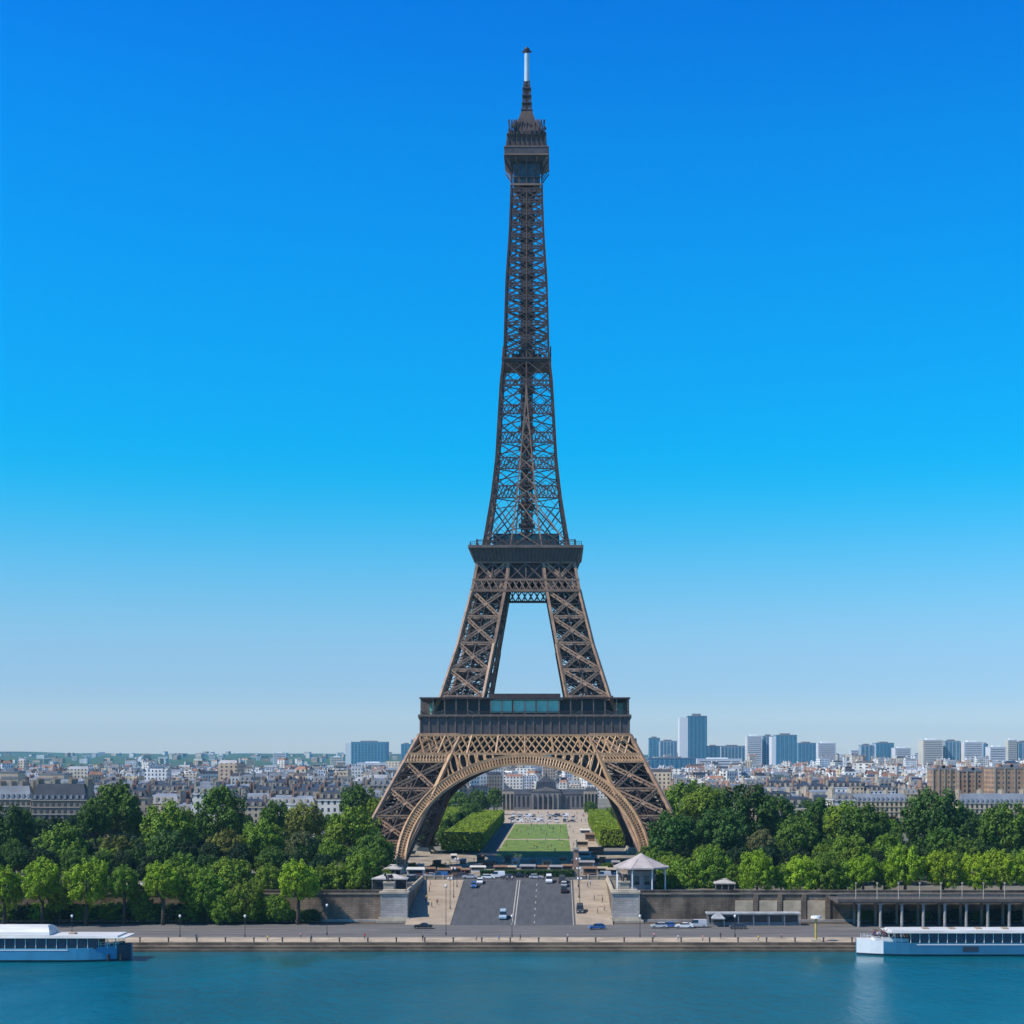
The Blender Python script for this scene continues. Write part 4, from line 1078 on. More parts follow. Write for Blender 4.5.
# ---- larger plain buildings and towers, each with window bands
M_blue = facademat('curtain_wall',(0.09,0.24,0.33),win=(0.05,0.14,0.21),pu=4.0,pz=3.6,fu=(0.12,0.88),fz=(0.3,0.85))
TW=[]
def tower(px0,px1,ytop,d,style,label,leftw=0.0,dp=None,name='tower_block',ybase=None):
    x0,x1=X(px0,d),X(px1,d); w_=x1-x0; zt=Zp(ytop,d); dp=dp or max(14,min(w_,40))
    e=empty(name,((x0+x1)/2,d,0),0,label,'tower block' if 'tower' in name else 'building')
    colr={'white':(0.68,0.68,0.67),'sky':(0.13,0.31,0.44),'teal':(0.025,0.15,0.23),'blue':(0.11,0.28,0.38),'grey':(0.34,0.41,0.46),'beige':(0.55,0.42,0.29),'cream':(0.62,0.56,0.46),'navy':(0.03,0.13,0.24),'tan':(0.40,0.25,0.15)}[style]
    wm=bpy.data.materials.get('tower_'+style) or (facademat('tower_tan',colr,pu=3.4,pz=3.3,fu=(.3,.7)) if style=='tan' else mat('tower_'+style,colr,0.6,var=0.12,scale=0.03))
    g=MB(); g.box(-w_/2,w_/2,0,dp,0,zt); g.build('wall',wm,e)
    g=MB(); g.box(-w_/2+w_*.25,w_/2-w_*.3,dp*.2,dp*.7,zt,zt+max(2.2,zt*.04)); g.box(-w_/2-.2,w_/2+.2,-.2,dp+.2,zt-.6,zt+.5); g.build('roof',M_white if style in('white','cream') else M_steel,e)
    gm=M_glass if style not in('white','cream','beige') else M_steel
    if style=='tan':
        for i in range(5):
            a=-w_/2+w_*i/4-.5; g=MB(); g.box(a,a+1,-.5,0,0,zt); g.build('pilaster',M_pave,e)
        for i in range(3):
            a=-w_/2+w_*(.15+i*.3); g=MB(); g.box(a,a+2,dp*.2,dp*.5,zt+.5,zt+3); g.build('chimney',M_brick,e)
    elif style in ('blue','navy','grey','sky','teal'):
        n=max(3,int(w_/7)); 
        for i in range(n):
            a=-w_/2+w_*(i+.18)/n; b=-w_/2+w_*(i+.82)/n; g=MB(); g.box(a,b,-.25,0.01,3,zt-2.2); g.build('window_band',M_blue,e)
        g=MB(); 
    else:
        zs=zt-3; k=0
        while zs>6 and k<18:
            g=MB(); g.box(-w_/2+w_*.06,w_/2-w_*.06,-.2,0.01,zs-1.7,zs)
            g.build('window_band',gm,e); zs-=4.2; k+=1
    if leftw:
        g=MB(); g.box(-w_/2-leftw,-w_/2,1.5,dp-1,0,zt-3); g.build('lit_side',M_white,e)  # added white box paints the sunlit left side beside the shade-blue front
    return e
TWL=[(351,387,742,3400,'sky','wide blue ribbed slab tower left of the iron tower',13,'tower_block'),
(401,411,744,3600,'sky','lower of the two narrow blue towers left of the iron tower',0,'tower_block'),
(411,421,740,3620,'sky','taller of the two narrow blue towers left of the iron tower',0,'tower_block'),
(357,388,763,2500,'white','low white slab in front of the wide blue slab tower',0,'office_slab'),
(391,404,763,2400,'white','low white slab beside the left tower leg',0,'office_slab'),
(209,214,754,3900,'white','left one of the twin slim white towers on the left horizon',0,'tower_block'),
(218,223,755,3900,'white','right one of the twin slim white towers on the left horizon',0,'tower_block'),
(239,244,760,3600,'white','small slim white tower right of the twin slim towers',0,'tower_block'),
(273,286,753,3500,'white','squat white tower on the left horizon',0,'tower_block'),
(330,343,757,3500,'cream','pale cream tower left of the wide blue slab',0,'tower_block'),
(134,137,758,4500,'white','left one of a tiny white pair on the far left horizon',0,'tower_block'),
(139,142,757,4500,'white','right one of a tiny white pair on the far left horizon',0,'tower_block'),
(649,660,738,3300,'blue','blue tower with round plant room just right of the iron tower',0,'tower_block'),
(660,677,741,3200,'grey','grey blue tower beside the blue one, right of the iron tower',0,'tower_block'),
(688,707,716,3000,'teal','tallest blue glass tower on the right horizon with its sunlit left side painted white',17,'tower_block'),
(707,720,746,3100,'navy','low dark blue building right of the tallest blue tower',0,'office_building'),
(721,745,746,3150,'grey','grey building between the tallest blue tower and the white towers',0,'office_building'),
(747,762,736,3000,'white','white tower, left one of the three beside each other',0,'tower_block'),
(763,774,736,3020,'grey','blue grey tower, middle one of the three beside each other',0,'tower_block'),
(776,797,735,2900,'blue','blue grey tower, right one of the three, with its sunlit left side painted white',8,'tower_block'),
(798,816,743,3000,'sky','light blue building stepping down right of the three towers',0,'tower_block'),
(648,696,758,2300,'navy','long low blue slab in front of the tallest blue tower',0,'office_slab'),
(697,742,759,2350,'white','long low pale slab right of the low blue slab',0,'office_slab'),
(818,836,743,3100,'white','white tower right of the stepping blue building',0,'tower_block'),
(851,859,750,3300,'white','small white tower block in the gap on the right horizon',0,'tower_block'),
(861,873,745,3000,'grey','grey tower left of the broad blue one at right',0,'tower_block'),
(876,894,743,3000,'blue','broad blue tower with sunlit edge painted white on the right horizon',5,'tower_block'),
(895,911,748,2950,'white','lower white building right of the broad blue tower',0,'tower_block'),
(923,943,740,2800,'cream','cream tower near the right horizon end',0,'tower_block'),
(945,960,741,2820,'grey','grey blue tower between the cream and the white ones at far right',0,'tower_block'),
(964,983,742,2800,'white','white tower at far right above the brown blocks',0,'tower_block'),
(984,988,744,2850,'blue','thin blue tower edge at far right',0,'tower_block'),
(990,1006,747,2600,'white','lower white block at far right',0,'tower_block'),
(1008,1017,740,2900,'cream','cream tower second from the right picture edge',0,'tower_block'),
(1018,1032,742,2900,'grey','grey tower cut by the right picture edge',0,'tower_block'),
(933,956,769,1010,'tan','brown block with pale gable, left of the three brown ones at right',0,'brown_building'),
(959,991,771,1040,'tan','long brown block in the middle of the three brown ones at right',0,'brown_building'),
(995,1034,768,985,'tan','brown block at the right picture edge',0,'brown_building'),
(836,862,778,1100,'grey','grey low building left of the sandy yellow block',0,'office_building'),
(0,18,772,1000,'beige','beige building with blank gable at the left picture edge',0,'beige_building'),
(38,64,774,1100,'beige','beige building behind the dark mansard roof at left',0,'beige_building'),
(456,500,768,2600,'navy','dark blue slab far behind the lawn seen under the arch',0,'office_slab'),
(530,541,764,2300,'white','white tower far behind the lawn seen under the arch',0,'tower_block'),
(545,585,771,2000,'white','pale building far behind the lawn seen under the arch',0,'office_building'),
(585,612,772,1900,'navy','dark blue building at right far behind the lawn under the arch',0,'office_building')]
for px0,px1,yt,d,st,lab,lw,nm in TWL: tower(px0,px1,yt,d,st,lab,lw,name=nm)
for i in range(18):
    pass
# domed military school at the end of the lawn
def school():
    d=1190; x=X(546,d); e=empty('domed_palace',(x,d,0),0,'grey stone palace with arched centre and square dome at the end of the lawn','palace')
    st=mat('palace_stone',(0.20,0.18,0.17),0.85,var=0.2,scale=0.1)
    g=MB(); g.box(-34,34,0,14,0,13); g.box(-34.5,34.5,-.5,14.5,12.4,13.2); g.build('wing',st,e)
    g=MB(); g.box(-12,12,-2.5,0,0,14.5); g.add([(-12.5,-3,14.5),(12.5,-3,14.5),(0,-3,18),(-12.5,2,14.5),(12.5,2,14.5),(0,2,18)],[(0,1,2),(5,4,3),(0,2,5,3),(1,4,5,2)]); g.build('portico',st,e)
    g=MB(); g.frus(0,7,13,16,34,7,31,3); g.build('roof',M_slate,e)
    g=MB(); g.frus(0,6,14,22,8.5,6,7.6,5.4); g.frus(0,6,22,26,7.6,5.4,2,2); g.cyl((0,6,26),(0,6,30),1.2,.3,8); g.build('dome',M_slate,e)
    for i in range(6):
        g=MB(); g.cyl((-10+i*4,-3.2,0),(-10+i*4,-3.2,12.5),0.8,0.7,8); g.build('column',st,e)
    for i in range(3):
        g=MB(); g.box(-7.2+i*5+.3,-3.2+i*5-.3,-2.65,-2.5,0.5,10); g.build('doorway',M_glass,e)
    for s in (-1,1):
        for i in range(6):
            g=MB(); xx=s*(14.5+i*3.6); g.box(xx-.8,xx+.8,-.15,0.01,2,10.5); g.build('window',M_glass,e)
school()
def arcade(px0,px1,d,h,label,n):
    x0,x1=X(px0,d),X(px1,d); e=empty('stone_wing',((x0+x1)/2,d,0),0,label,'building'); w_=x1-x0
    g=MB(); g.box(-w_/2,w_/2,0,10,0,h); g.build('wall',M_pave,e); g=MB(); g.frus(0,5,h,h+3,w_/2,5,w_/2-2,2); g.build('roof',M_slate,e)
    for i in range(n):
        xx=-w_/2+w_*(i+.5)/n; g=MB(); g.box(xx-.9,xx+.9,-.15,.01,1,h-2); g.build('window',M_glass,e)
arcade(502,514,1160,15,'low grey wing left of the domed palace',3); arcade(584,598,1160,15,'low grey wing right of the domed palace',4)
# ------------------------------------------------------------------ people
def person_proto(pose, seed):
    bm=bmesh.new(); lay=bm.verts.layers.skin.verify(); J={}
    def jv(n,p,r): J[n]=(bm.verts.new(p),r)
    st={'stand':0.0,'walk':0.22,'sit':0.0}[pose]
    jv('pel',(0,0,.95),.15); jv('waist',(0,0,1.12),.13); jv('chest',(0,0,1.35),.165); jv('neck',(0,0,1.5),.06); jv('head',(0,-.01,1.63),.105); jv('top',(0,0,1.72),.085)
    for s,n in ((-1,'l'),(1,'r')):
        jv('hip'+n,(s*.1,0,.88),.1)
        jv('knee'+n,(s*.11,-s*st*.6-.02,.5),.07); jv('ank'+n,(s*.12,-s*st+.03,.09),.045); jv('toe'+n,(s*.13,-s*st-.14,.04),.04)
        jv('sh'+n,(s*.19,0,1.42),.07); jv('el'+n,(s*.26,s*st*.5+.02,1.15),.048); jv('wr'+n,(s*.27,s*st-.08,.92),.035); jv('ha'+n,(s*.27,s*st-.11,.82),.04)
    E=[('pel','waist'),('waist','chest'),('chest','neck'),('neck','head'),('head','top')]
    for n in 'lr': E+=[('pel','hip'+n),('hip'+n,'knee'+n),('knee'+n,'ank'+n),('ank'+n,'toe'+n),('chest','sh'+n),('sh'+n,'el'+n),('el'+n,'wr'+n),('wr'+n,'ha'+n)]
    for a,b in E: bm.edges.new((J[a][0],J[b][0]))
    me=bpy.data.meshes.new('pp')
    for v,r in J.values(): v[lay].radius=(r,r*.8)
    J['pel'][0][lay].use_root=True
    bm.to_mesh(me); bm.free(); o=bpy.data.objects.new('pp',me); COL.objects.link(o)
    o.modifiers.new('s','SKIN'); sub=o.modifiers.new('u','SUBSURF'); sub.levels=1; sub.render_levels=1
    dg=bpy.context.evaluated_depsgraph_get(); m2=bpy.data.meshes.new_from_object(o.evaluated_get(dg)); m2.name='person'
    bpy.data.objects.remove(o)
    m2.materials.clear()
    for m in (M_trou,M_cloth,M_skin): m2.materials.append(m)
    for p in m2.polygons:
        c=p.center; p.material_index = 0 if (c.z<.95 and abs(c.x)<.22) else (2 if (c.z>1.49 or (abs(c.x)>.2 and c.z<1.12)) else 1)
        p.use_smooth=True
    root=link('person',m2); h=MB(); h.ball((0,.02,1.69),.115,10,6,0.95)
    h.v=[v for v in h.v]; hh=h.build('hair',M_hair,root,smooth=True); hh.location=(0,.012,.012)
    remember(root); return root
PP=[person_proto('stand',0),person_proto('walk',1)]
SH=[('white',(0.7,0.7,0.7)),('dark blue',(0.03,0.05,0.15)),('black',(0.02,0.02,0.02)),('red',(0.4,0.03,0.03)),('light blue',(0.25,0.4,0.6)),('grey',(0.25,0.25,0.25)),('yellow',(0.6,0.42,0.05)),('pink',(0.6,0.25,0.28))]
pf=[True,True]; PEOPLE=[]
def person(x,y,z,zone,group,s=1.0):
    k=rnd.randrange(2); nm,c=SH[rnd.randrange(len(SH))]; c=c+(1,); a=rnd.uniform(0,6.28)
    if pf[k]: pf[k]=False; e=PP[k]; e.location=(x,y,z); e.rotation_euler=(0,0,a); e.color=c; e.scale=(s,)*3
    else: e=dup(PP[k],(x,y,z),a,(s,)*3,c)
    e.color=c; e['category']='person'; e['group']=group; PEOPLE.append((zone,nm,k,x/y,e)); return e
r=random.Random(4)
for i in range(16): person(X(r.uniform(150,840),404),r.uniform(YB+5,YB+13),ZQ+.01,'by the water','people on the promenade',1.05)
for i in range(12):
    y=r.uniform(455,500); person(r.choice([r.uniform(GX0+2,RX0-2),r.uniform(RX1+1.5,GX1-2)]),y,rz(y)+.14,'beside the ramp','people on the ramp pavements',1.05)
for i in range(46): person(r.uniform(-72,48),r.uniform(YR+17,YR+60),.01,'under the tower','people on the plaza',1.1)
for i in range(34): person(r.uniform(-30,26),r.uniform(935,1120),.01,'beyond the lawn','people on the far square',1.2)
for i in range(34): person(r.uniform(-26,10),r.uniform(650,920),.02,'on the lawn','people on the lawn',1.15)
for i in range(7): person(r.uniform(RX0+8,RX1-8),YR-1+r.uniform(-2,2),rz(YR-2)+.05,'at the ramp top','people crossing the road',1.1)
# ------------------------------------------------------------------ vehicles
def vehicle(kind):
    e=empty('parked_van' if kind=='van' else 'parked_car'); L_,Wd,Hh={'hatch':(4.3,1.8,1.5),'sedan':(4.8,1.85,1.45),'van':(5.2,2.0,2.1)}[kind]
    prof={'hatch':[(-2.15,.35),(-2.15,.75),(-1.95,.92),(-1.1,1.0),(1.95,1.0),(2.15,.8),(2.15,.35)],
          'sedan':[(-2.4,.35),(-2.4,.72),(-2.2,.86),(-1.2,.98),(1.5,1.0),(2.35,.92),(2.4,.35)],
          'van':[(-2.6,.35),(-2.6,.85),(-2.4,1.05),(-1.6,1.2),(2.55,1.2),(2.6,.9),(2.6,.35)]}[kind]
    g=MB(); n=len(prof); vs=[]
    for s in (-1,1):
        for x,z in prof: vs.append((x,s*Wd/2*(1 if z<.9 else .96),z))
    fs=[tuple(range(n)),tuple(range(2*n-1,n-1,-1))]+[(i,n+i,n+(i+1)%n,(i+1)%n) for i in range(n)]
    g.add(vs,fs)
    cab={'hatch':(-1.0,-.35,1.55,2.0),'sedan':(-1.1,-.35,1.0,1.6),'van':(-1.5,-.9,2.4,2.5)}[kind]; zb=prof[4][1]
    w0,w1=Wd/2*.94,Wd/2*.78
    a,b,c,d=cab
    g.add([(b,-w1,Hh-.06),(c,-w1,Hh-.06),(c,w1,Hh-.06),(b,w1,Hh-.06),(b+.1,-w1+.1,Hh),(c-.1,-w1+.1,Hh),(c-.1,w1-.1,Hh),(b+.1,w1-.1,Hh)],[(3,2,1,0),(4,5,6,7),(0,1,5,4),(1,2,6,5),(2,3,7,6),(3,0,4,7)])
    if kind=='van': g.add([(.3,-w0,zb),(d,-w0,zb),(d,w0,zb),(.3,w0,zb),(.3,-w1-.02,Hh-.05),(c,-w1-.02,Hh-.05),(c,w1+.02,Hh-.05),(.3,w1+.02,Hh-.05)],[(4,5,6,7),(0,1,5,4),(1,2,6,5),(2,3,7,6),(3,0,4,7)])
    g.build('body',M_ocol,e,fix=True)
    g=MB(); g.add([(a,-w0,zb),(d-.02,-w0,zb),(d-.02,w0,zb),(a,w0,zb),(b,-w1,Hh-.06),(c,-w1,Hh-.06),(c,w1,Hh-.06),(b,w1,Hh-.06)],[(0,1,5,4),(1,2,6,5),(2,3,7,6),(3,0,4,7)]); g.build('windows',M_glass,e,fix=True)
    for x in (-L_/2+.85,L_/2-.85):
        for s in (-1,1):
            g=MB(); g.cyl((x,s*(Wd/2-.2),.33),(x,s*(Wd/2+.02),.33),.33,n=14); wh=g.build('wheel',M_rub,e)
            g=MB(); g.cyl((x,s*(Wd/2),.33),(x,s*(Wd/2+.035),.33),.19,n=10); g.build('rim',M_steel,wh)
    for s in (-1,1):
        g=MB(); g.box(-L_/2-.03,-L_/2+.05,s*.62-.2,s*.62+.2,.6,.76); g.build('headlight',M_white,e)
        g=MB(); g.box(L_/2-.05,L_/2+.03,s*.65-.15,s*.65+.15,.62,.8); g.build('tail_light',mat('tail_red',(0.35,0.01,0.01),.3) if 'tail_red' not in bpy.data.materials else bpy.data.materials['tail_red'],e)
    remember(e); return e
VP_={k:vehicle(k) for k in('hatch','sedan','van')}; VU={k:True for k in VP_}
CC={'white':(0.72,0.73,0.74),'dark grey':(0.06,0.06,0.07),'black':(0.015,0.015,0.018),'pale blue':(0.35,0.48,0.58),'blue':(0.04,0.12,0.33),'silver':(0.45,0.46,0.48),'dark red':(0.18,0.02,0.02)}
def car(kind,x,y,z,a,c,label,group='cars on the road ramp',tilt=0):
    cc=CC[c]+(1,)
    if VU[kind]:
        VU[kind]=False; e=VP_[kind]; e.location=(x,y,z); 
        for ch,gs in KID[e.name]: ch.color=cc
        e.color=cc
    else: e=dup(VP_[kind],(x,y,z),0,(1,1,1),cc)
    e.scale=(1.12,)*3
    e.rotation_mode='XYZ'; e.rotation_euler=(Matrix.Rotation(tilt,3,'X')@Matrix.Rotation(a,3,'Z')).to_euler()
    tag(e,label,'van' if kind=='van' else 'car',group); return e
TILT=math.atan2(7.95,YR-YW+10); UP=-math.pi/2; DN=math.pi/2
def rcar(kind,px,py,c,lab,a=DN):
    # find the point on the sloping road seen at that height in the photograph
    lo,hi=YW-9,YR
    for _ in range(40):
        m=(lo+hi)/2
        if PY+(H-rz(m))*F/m > py: lo=m
        else: hi=m
    return car(kind,X(px,m),m,rz(m)+.02,a,c,lab,tilt=TILT)
rcar('van',503,918,'pale blue','pale blue van driving down the middle of the left carriageway')
rcar('sedan',564,892,'black','black car queueing at the right edge of the road, nearest of the queue',UP)
rcar('hatch',564,886,'silver','silver car in the right edge queue, behind the black one',UP)
rcar('van',562,882,'dark grey','dark grey van at the head of the queue at the right edge',UP)
rcar('van',549,882,'white','white van at the top of the ramp right of the centre lines')
rcar('hatch',474,887,'blue','blue car at the upper left corner of the road',DN)
rcar('sedan',480,883,'white','white car just behind the blue car at the upper left of the road',DN)
def ycar(kind,px,y,c,lab,a,grp): return car(kind,X(px,y),y,.01,a,c,lab,grp)
for i,(k,px,y,c,a) in enumerate([('sedan',470,512,'silver',0),('hatch',488,510,'white',3.14),('van',497,515,'white',0),('hatch',507,510,'dark grey',0),('sedan',461,518,'dark grey',0),('van',440,513,'blue',0),('sedan',430,517,'silver',0),('hatch',592,512,'dark grey',0),('van',603,515,'silver',0),('sedan',520,517,'black',3.14),('hatch',536,511,'silver',3.14),('sedan',615,518,'blue',0),('hatch',418,512,'dark red',0)]):
    ycar(k,px,y,c,'%s %s on the cross street, %s'%(c,'van' if k=='van' else 'car',['left of the road mouth','left of the road mouth, beside a bigger white one','left of the road mouth, tallest','in front of the lawn','far left part','by the left leg','by the left leg, behind','right of the statue column','right of the column, tallest there','at the middle, facing right','at the middle, near lane','near the kiosk','nearest the left pier'][i]),a,'cars on the cross street')
for i in range(26):
    y=955+(i//9)*45+rnd.uniform(-6,6); px=512+(i%9)*7.5+rnd.uniform(-1.5,1.5); cc_=rnd.choice(['white','white','silver','dark grey'])
    car(rnd.choice(['hatch','sedan','van']),X(px,y),y,.01,rnd.choice([0,1.57]),cc_,'%s vehicle parked beyond the lawn, %s row, %s'%(cc_,['near','middle','far'][i//9],nth(i%9,9 if i<18 else 8)),'cars beyond the lawn')
qc=[('sedan',423,432,'black',0,'black low car on the quay road below the left pier'),('hatch',597,430,'blue',0.2,'blue car at the foot of the ramp on the right'),('hatch',659,433,'silver',0,'silver car parked under the right wall, leftmost'),('hatch',668,434,'blue',0,'blue car parked under the right wall next to the leftmost one'),('sedan',684,433,'white',0,'white car parked under the right wall left of the tent'),('van',697,435,'silver',0,'silver van under the right wall'),('hatch',738,431,'dark grey',0,'dark grey car under the right wall by the long shed'),('sedan',580,905,'black',0,'')]
for k,px,y,c,a,lab in qc[:-1]: car(k,X(px,y),y,ZQ+.02,a,c,lab,'cars on the quay road')
rcar('van',580,912,'dark grey','dark grey van parked on the pavement edge right of the road',DN)
# ------------------------------------------------------------------ street furniture
def lamp(x,y,z,h,label,globe=True,group='street lamps'):
    e=empty('street_lamp',(x,y,z),0,label,'street lamp',group)
    g=MB(); g.cyl((0,0,0),(0,0,.9),.22,.14,8); g.cyl((0,0,.9),(0,0,h),.09,.06,8); g.box(-.5,.5,-.05,.05,h-.25,h-.15); g.build('pole',M_dark,e)
    for s in ((0,) if globe else (-.5,.5)):
        g=MB(); g.cyl((s,0,h-.05),(s,0,h+.1),.12,.2,8); g.ball((s,0,h+.42),.36,10,6); g.build('lamp_shade',M_white,e,smooth=True)
    return e
lamp(X(327,YB+20),YB+20,ZQ,8.0,'tall street lamp with white globe on the quay road below the left wall')
lamp(X(446,YB+20),YB+20,ZQ,13.5,'tallest street lamp at the left foot of the road ramp')
for i,px in enumerate((72,180,245,512,640,735)): lamp(X(px,YB+15),YB+15,ZQ,5.5,'short street lamp on the quay kerb, %s of the short ones'%nth(i,6))
for i,(x,y) in enumerate(((RX0-1.5,462),(RX0-1.5,478),(RX0-1.5,494),(RX1+1.5,462),(RX1+1.5,478),(RX1+1.5,494))):
    lamp(x,y,rz(y)+.14,9,'street lamp along the %s kerb of the ramp, %s'%('left' if x<-20 else 'right',['nearest','middle','farthest'][i%3]),False)
def post(px,label):
    y=YB+6; e=empty('mooring_post',(X(px,y),y,ZQ),0,label,'post'); g=MB(); g.cyl((0,0,-2),(0,0,6.3),.34,.34,10); g.build('post_body',mat('yellow_paint',(0.5,0.36,0.10),.6),e)
    g=MB(); g.cyl((0,0,6.3),(0,0,6.9),1.5,1.3,12); g.build('cap',M_white,e)
    g=MB(); g.box(-1.4,1.4,-1.2,1.2,0,.5); g.build('footing',M_stone,e)
post(816,'yellow mooring post with a wide white cap beside the right boat')
def column():
    y=520; x=X(576,y); e=empty('monument_column',(x,y,0),0,'tall brown stone column standing right of the lawn axis','column')
    g=MB(); g.box(-1.3,1.3,-1.3,1.3,0,2.2); g.box(-1.6,1.6,-1.6,1.6,0,.6); g.build('pedestal',M_pave,e)
    g=MB(); g.box(-.9,.9,-.9,.9,2.2,9.6); g.build('shaft',M_brick,e)
    g=MB(); g.box(-1.3,1.3,-1.3,1.3,9.6,10.3); g.cyl((0,0,10.3),(0,0,12.4),.7,.3,8); g.ball((0,0,12.7),.45); g.build('capital',M_stone,e)
column()
def statue(x,y,z,label):
    e=empty('statue_pedestal',(x,y,z),0,label,'statue'); g=MB(); g.box(-1.5,1.5,-1.5,1.5,0,3.4); g.box(-1.8,1.8,-1.8,1.8,3.4,3.8); g.box(-1.9,1.9,-1.9,1.9,0,.6); g.build('pedestal',M_stone,e)
    g=MB(); b=MB(); b.cyl((-1.1,0,5.3),(1.0,0,5.5),.55,.6,10); b.cyl((-1.0,0,5.5),(-1.6,0,6.5),.42,.28,8); b.cyl((-1.55,0,6.5),(-2.2,0,6.1),.26,.16,8)
    for xx in (-.85,.8):
        for s in (-.25,.25): b.cyl((xx,s,5.2),(xx+.1,s,3.8),.18,.1,6)
    b.cyl((1.0,0,5.5),(1.5,0,4.7),.15,.05,6); b.cyl((-.3,-.5,3.8),(-.3,-.5,5.5),.2,.24,8); b.ball((-.3,-.5,5.85),.2); b.build('horse_and_figure',M_dark,e,smooth=True)
statue(X(390,456),454,0,'dark horse statue on pale pedestal near the left pier'); statue(X(624,457),456,.0,'dark horse statue on pale pedestal on the right pier side')
# kiosks
def kiosk(px,y,label,wd,eave,apex,name='kiosk'):
    x=X(px,y); e=empty(name,(x,y,0),0,label,'kiosk'); h=wd/2
    g=MB(); n=8; V=[(math.cos(R(22.5+45*i))*h*1.08,math.sin(R(22.5+45*i))*h*1.08,eave) for i in range(n)]+[(math.cos(R(22.5+45*i))*h*.35,math.sin(R(22.5+45*i))*h*.35,eave+(apex-eave)*.62) for i in range(n)]+[(0,0,apex)]
    g.add(V,[(i,(i+1)%n,n+(i+1)%n,n+i) for i in range(n)]+[(n+i,n+(i+1)%n,2*n) for i in range(n)]+[tuple(range(n-1,-1,-1))])
    for i in range(n): g.beam(V[i],V[n+i],.18,.22); g.beam(V[i],V[(i+1)%n],.3,.5)
    g.build('roof',mat('canvas_roof',(0.43,0.38,0.36),.8,var=.15,scale=.4),e)
    for i in range(n):
        g=MB(); p=V[i]; g.cyl((p[0]*.88,p[1]*.88,0),(p[0]*.88,p[1]*.88,eave),.22,.2,8); g.build('column',M_white,e)
    g=MB(); g.cyl((0,0,0),(0,0,eave-1.0),h*.5,h*.5,8); g.build('booth',M_steel,e)
    for i in range(4):
        a=R(-90+i*45-67); g=MB(); c=Vector((math.cos(a)*h*.47,math.sin(a)*h*.47,3)); g.box(c.x-.9,c.x+.9,c.y-.25,c.y+.25,1.8,4.6); g.build('window',M_glass,e)
    g=MB(); g.cyl((0,0,apex),(0,0,apex+1.2),.12,.03,6); g.build('finial',M_dark,e)
kiosk(641,470,'octagonal kiosk with pale tent roof and white columns on the right side of the ramp',17,7.2,11.6)
def canopy(px0,px1,y,h,z,label,flat=True,glass=True,name='pavilion_shed'):
    x0,x1=X(px0,y),X(px1,y); w_=x1-x0; e=empty(name,((x0+x1)/2,y,z),0,label,'pavilion')
    g=MB(); g.box(-w_/2,w_/2,-2.2,2.8,h,h+.35)
    if not flat: g.frus(0,.3,h+.35,h+1.6,w_/2-.2,2.3,w_/2-4,.4)
    g.build('roof',M_roofp if glass else mat('awning_canvas',(0.45,0.42,0.39),.8),e)
    n=max(3,int(w_/4))
    for i in range(n+1):
        xx=-w_/2+.3+(w_-.6)*i/n; g=MB(); g.box(xx-.1,xx+.1,-2.0,-1.8,0,h); g.build('post',M_steel,e)
    g=MB(); g.box(-w_/2+.5,w_/2-.5,-.5,2.5,0,h); g.build('wall',M_steel if glass else M_dark,e)
    for i in range(n):
        xx=-w_/2+.6+(w_-1.2)*i/n; g=MB(); g.box(xx+.3,xx+(w_-1.2)/n-.3,-.6,-.5,.9,h-.5); g.build('window',M_glass,e)
canopy(706,800,441,3.4,ZQ,'long low shed with pale roof against the right quay wall')
canopy(372,408,466,3.6,0,'pale awning pavilion on the terrace by the left pier',False,False,'terrace_pavilion')
canopy(384,402,480,5.6,0,'taller pale awning behind the terrace pavilion',False,False,'terrace_pavilion')
canopy(108,150,456,2.6,0,'low white roofed stall behind the left quay trees, longer one',True,False,'terrace_pavilion')
canopy(166,200,456,2.6,0,'low white roofed stall behind the left quay trees, shorter one',True,False,'terrace_pavilion')
canopy(714,735,466,2.2,0,'low stall behind the right wall beside the low bushy trees',False,False,'terrace_pavilion')
# market stalls under and before the tower
sp=[(445,524,6,3.0),(456,530,5,2.7),(466,526,4,3.2),(500,540,5.5,3.3),(511,541,5,3.0),(528,540,7,3.3),(541,542,6,2.9),(556,540,6,3.4),(567,543,5,2.8),(478,543,7,3.0),(590,528,6,3.0),(602,533,5,3.4),(612,526,5,2.8),(586,560,8,3.6),(596,640,8,4.0),(584,620,7,3.5),(582,690,7,3.5),(590,740,6,4.2),(585,800,7,3.5),(430,530,5,3.0),(416,520,6,3.4),(629,540,6,3.2),(645,532,6,3.0),(489,560,6,2.8)]
sp+=[(px_+rnd.uniform(-3,3),y_,rnd.uniform(2.5,4.5),rnd.uniform(2.4,3.2)) for px_,y_ in ((424,550),(436,575),(452,600),(466,570),(482,590),(517,572),(533,580),(549,568),(561,590),(575,570),(588,585),(604,575),(618,560),(632,555),(496,575),(508,590))]
sp.sort(); cl=[('white',(0.60,0.58,0.55)),('sand coloured',(0.42,0.34,0.24)),('grey',(0.26,0.26,0.28)),('brown',(0.22,0.13,0.08))]
M_oc2=mat('painted_canvas',objcol=True,rough=.85,var=.15,scale=.8)
sprot=None; ctr={}
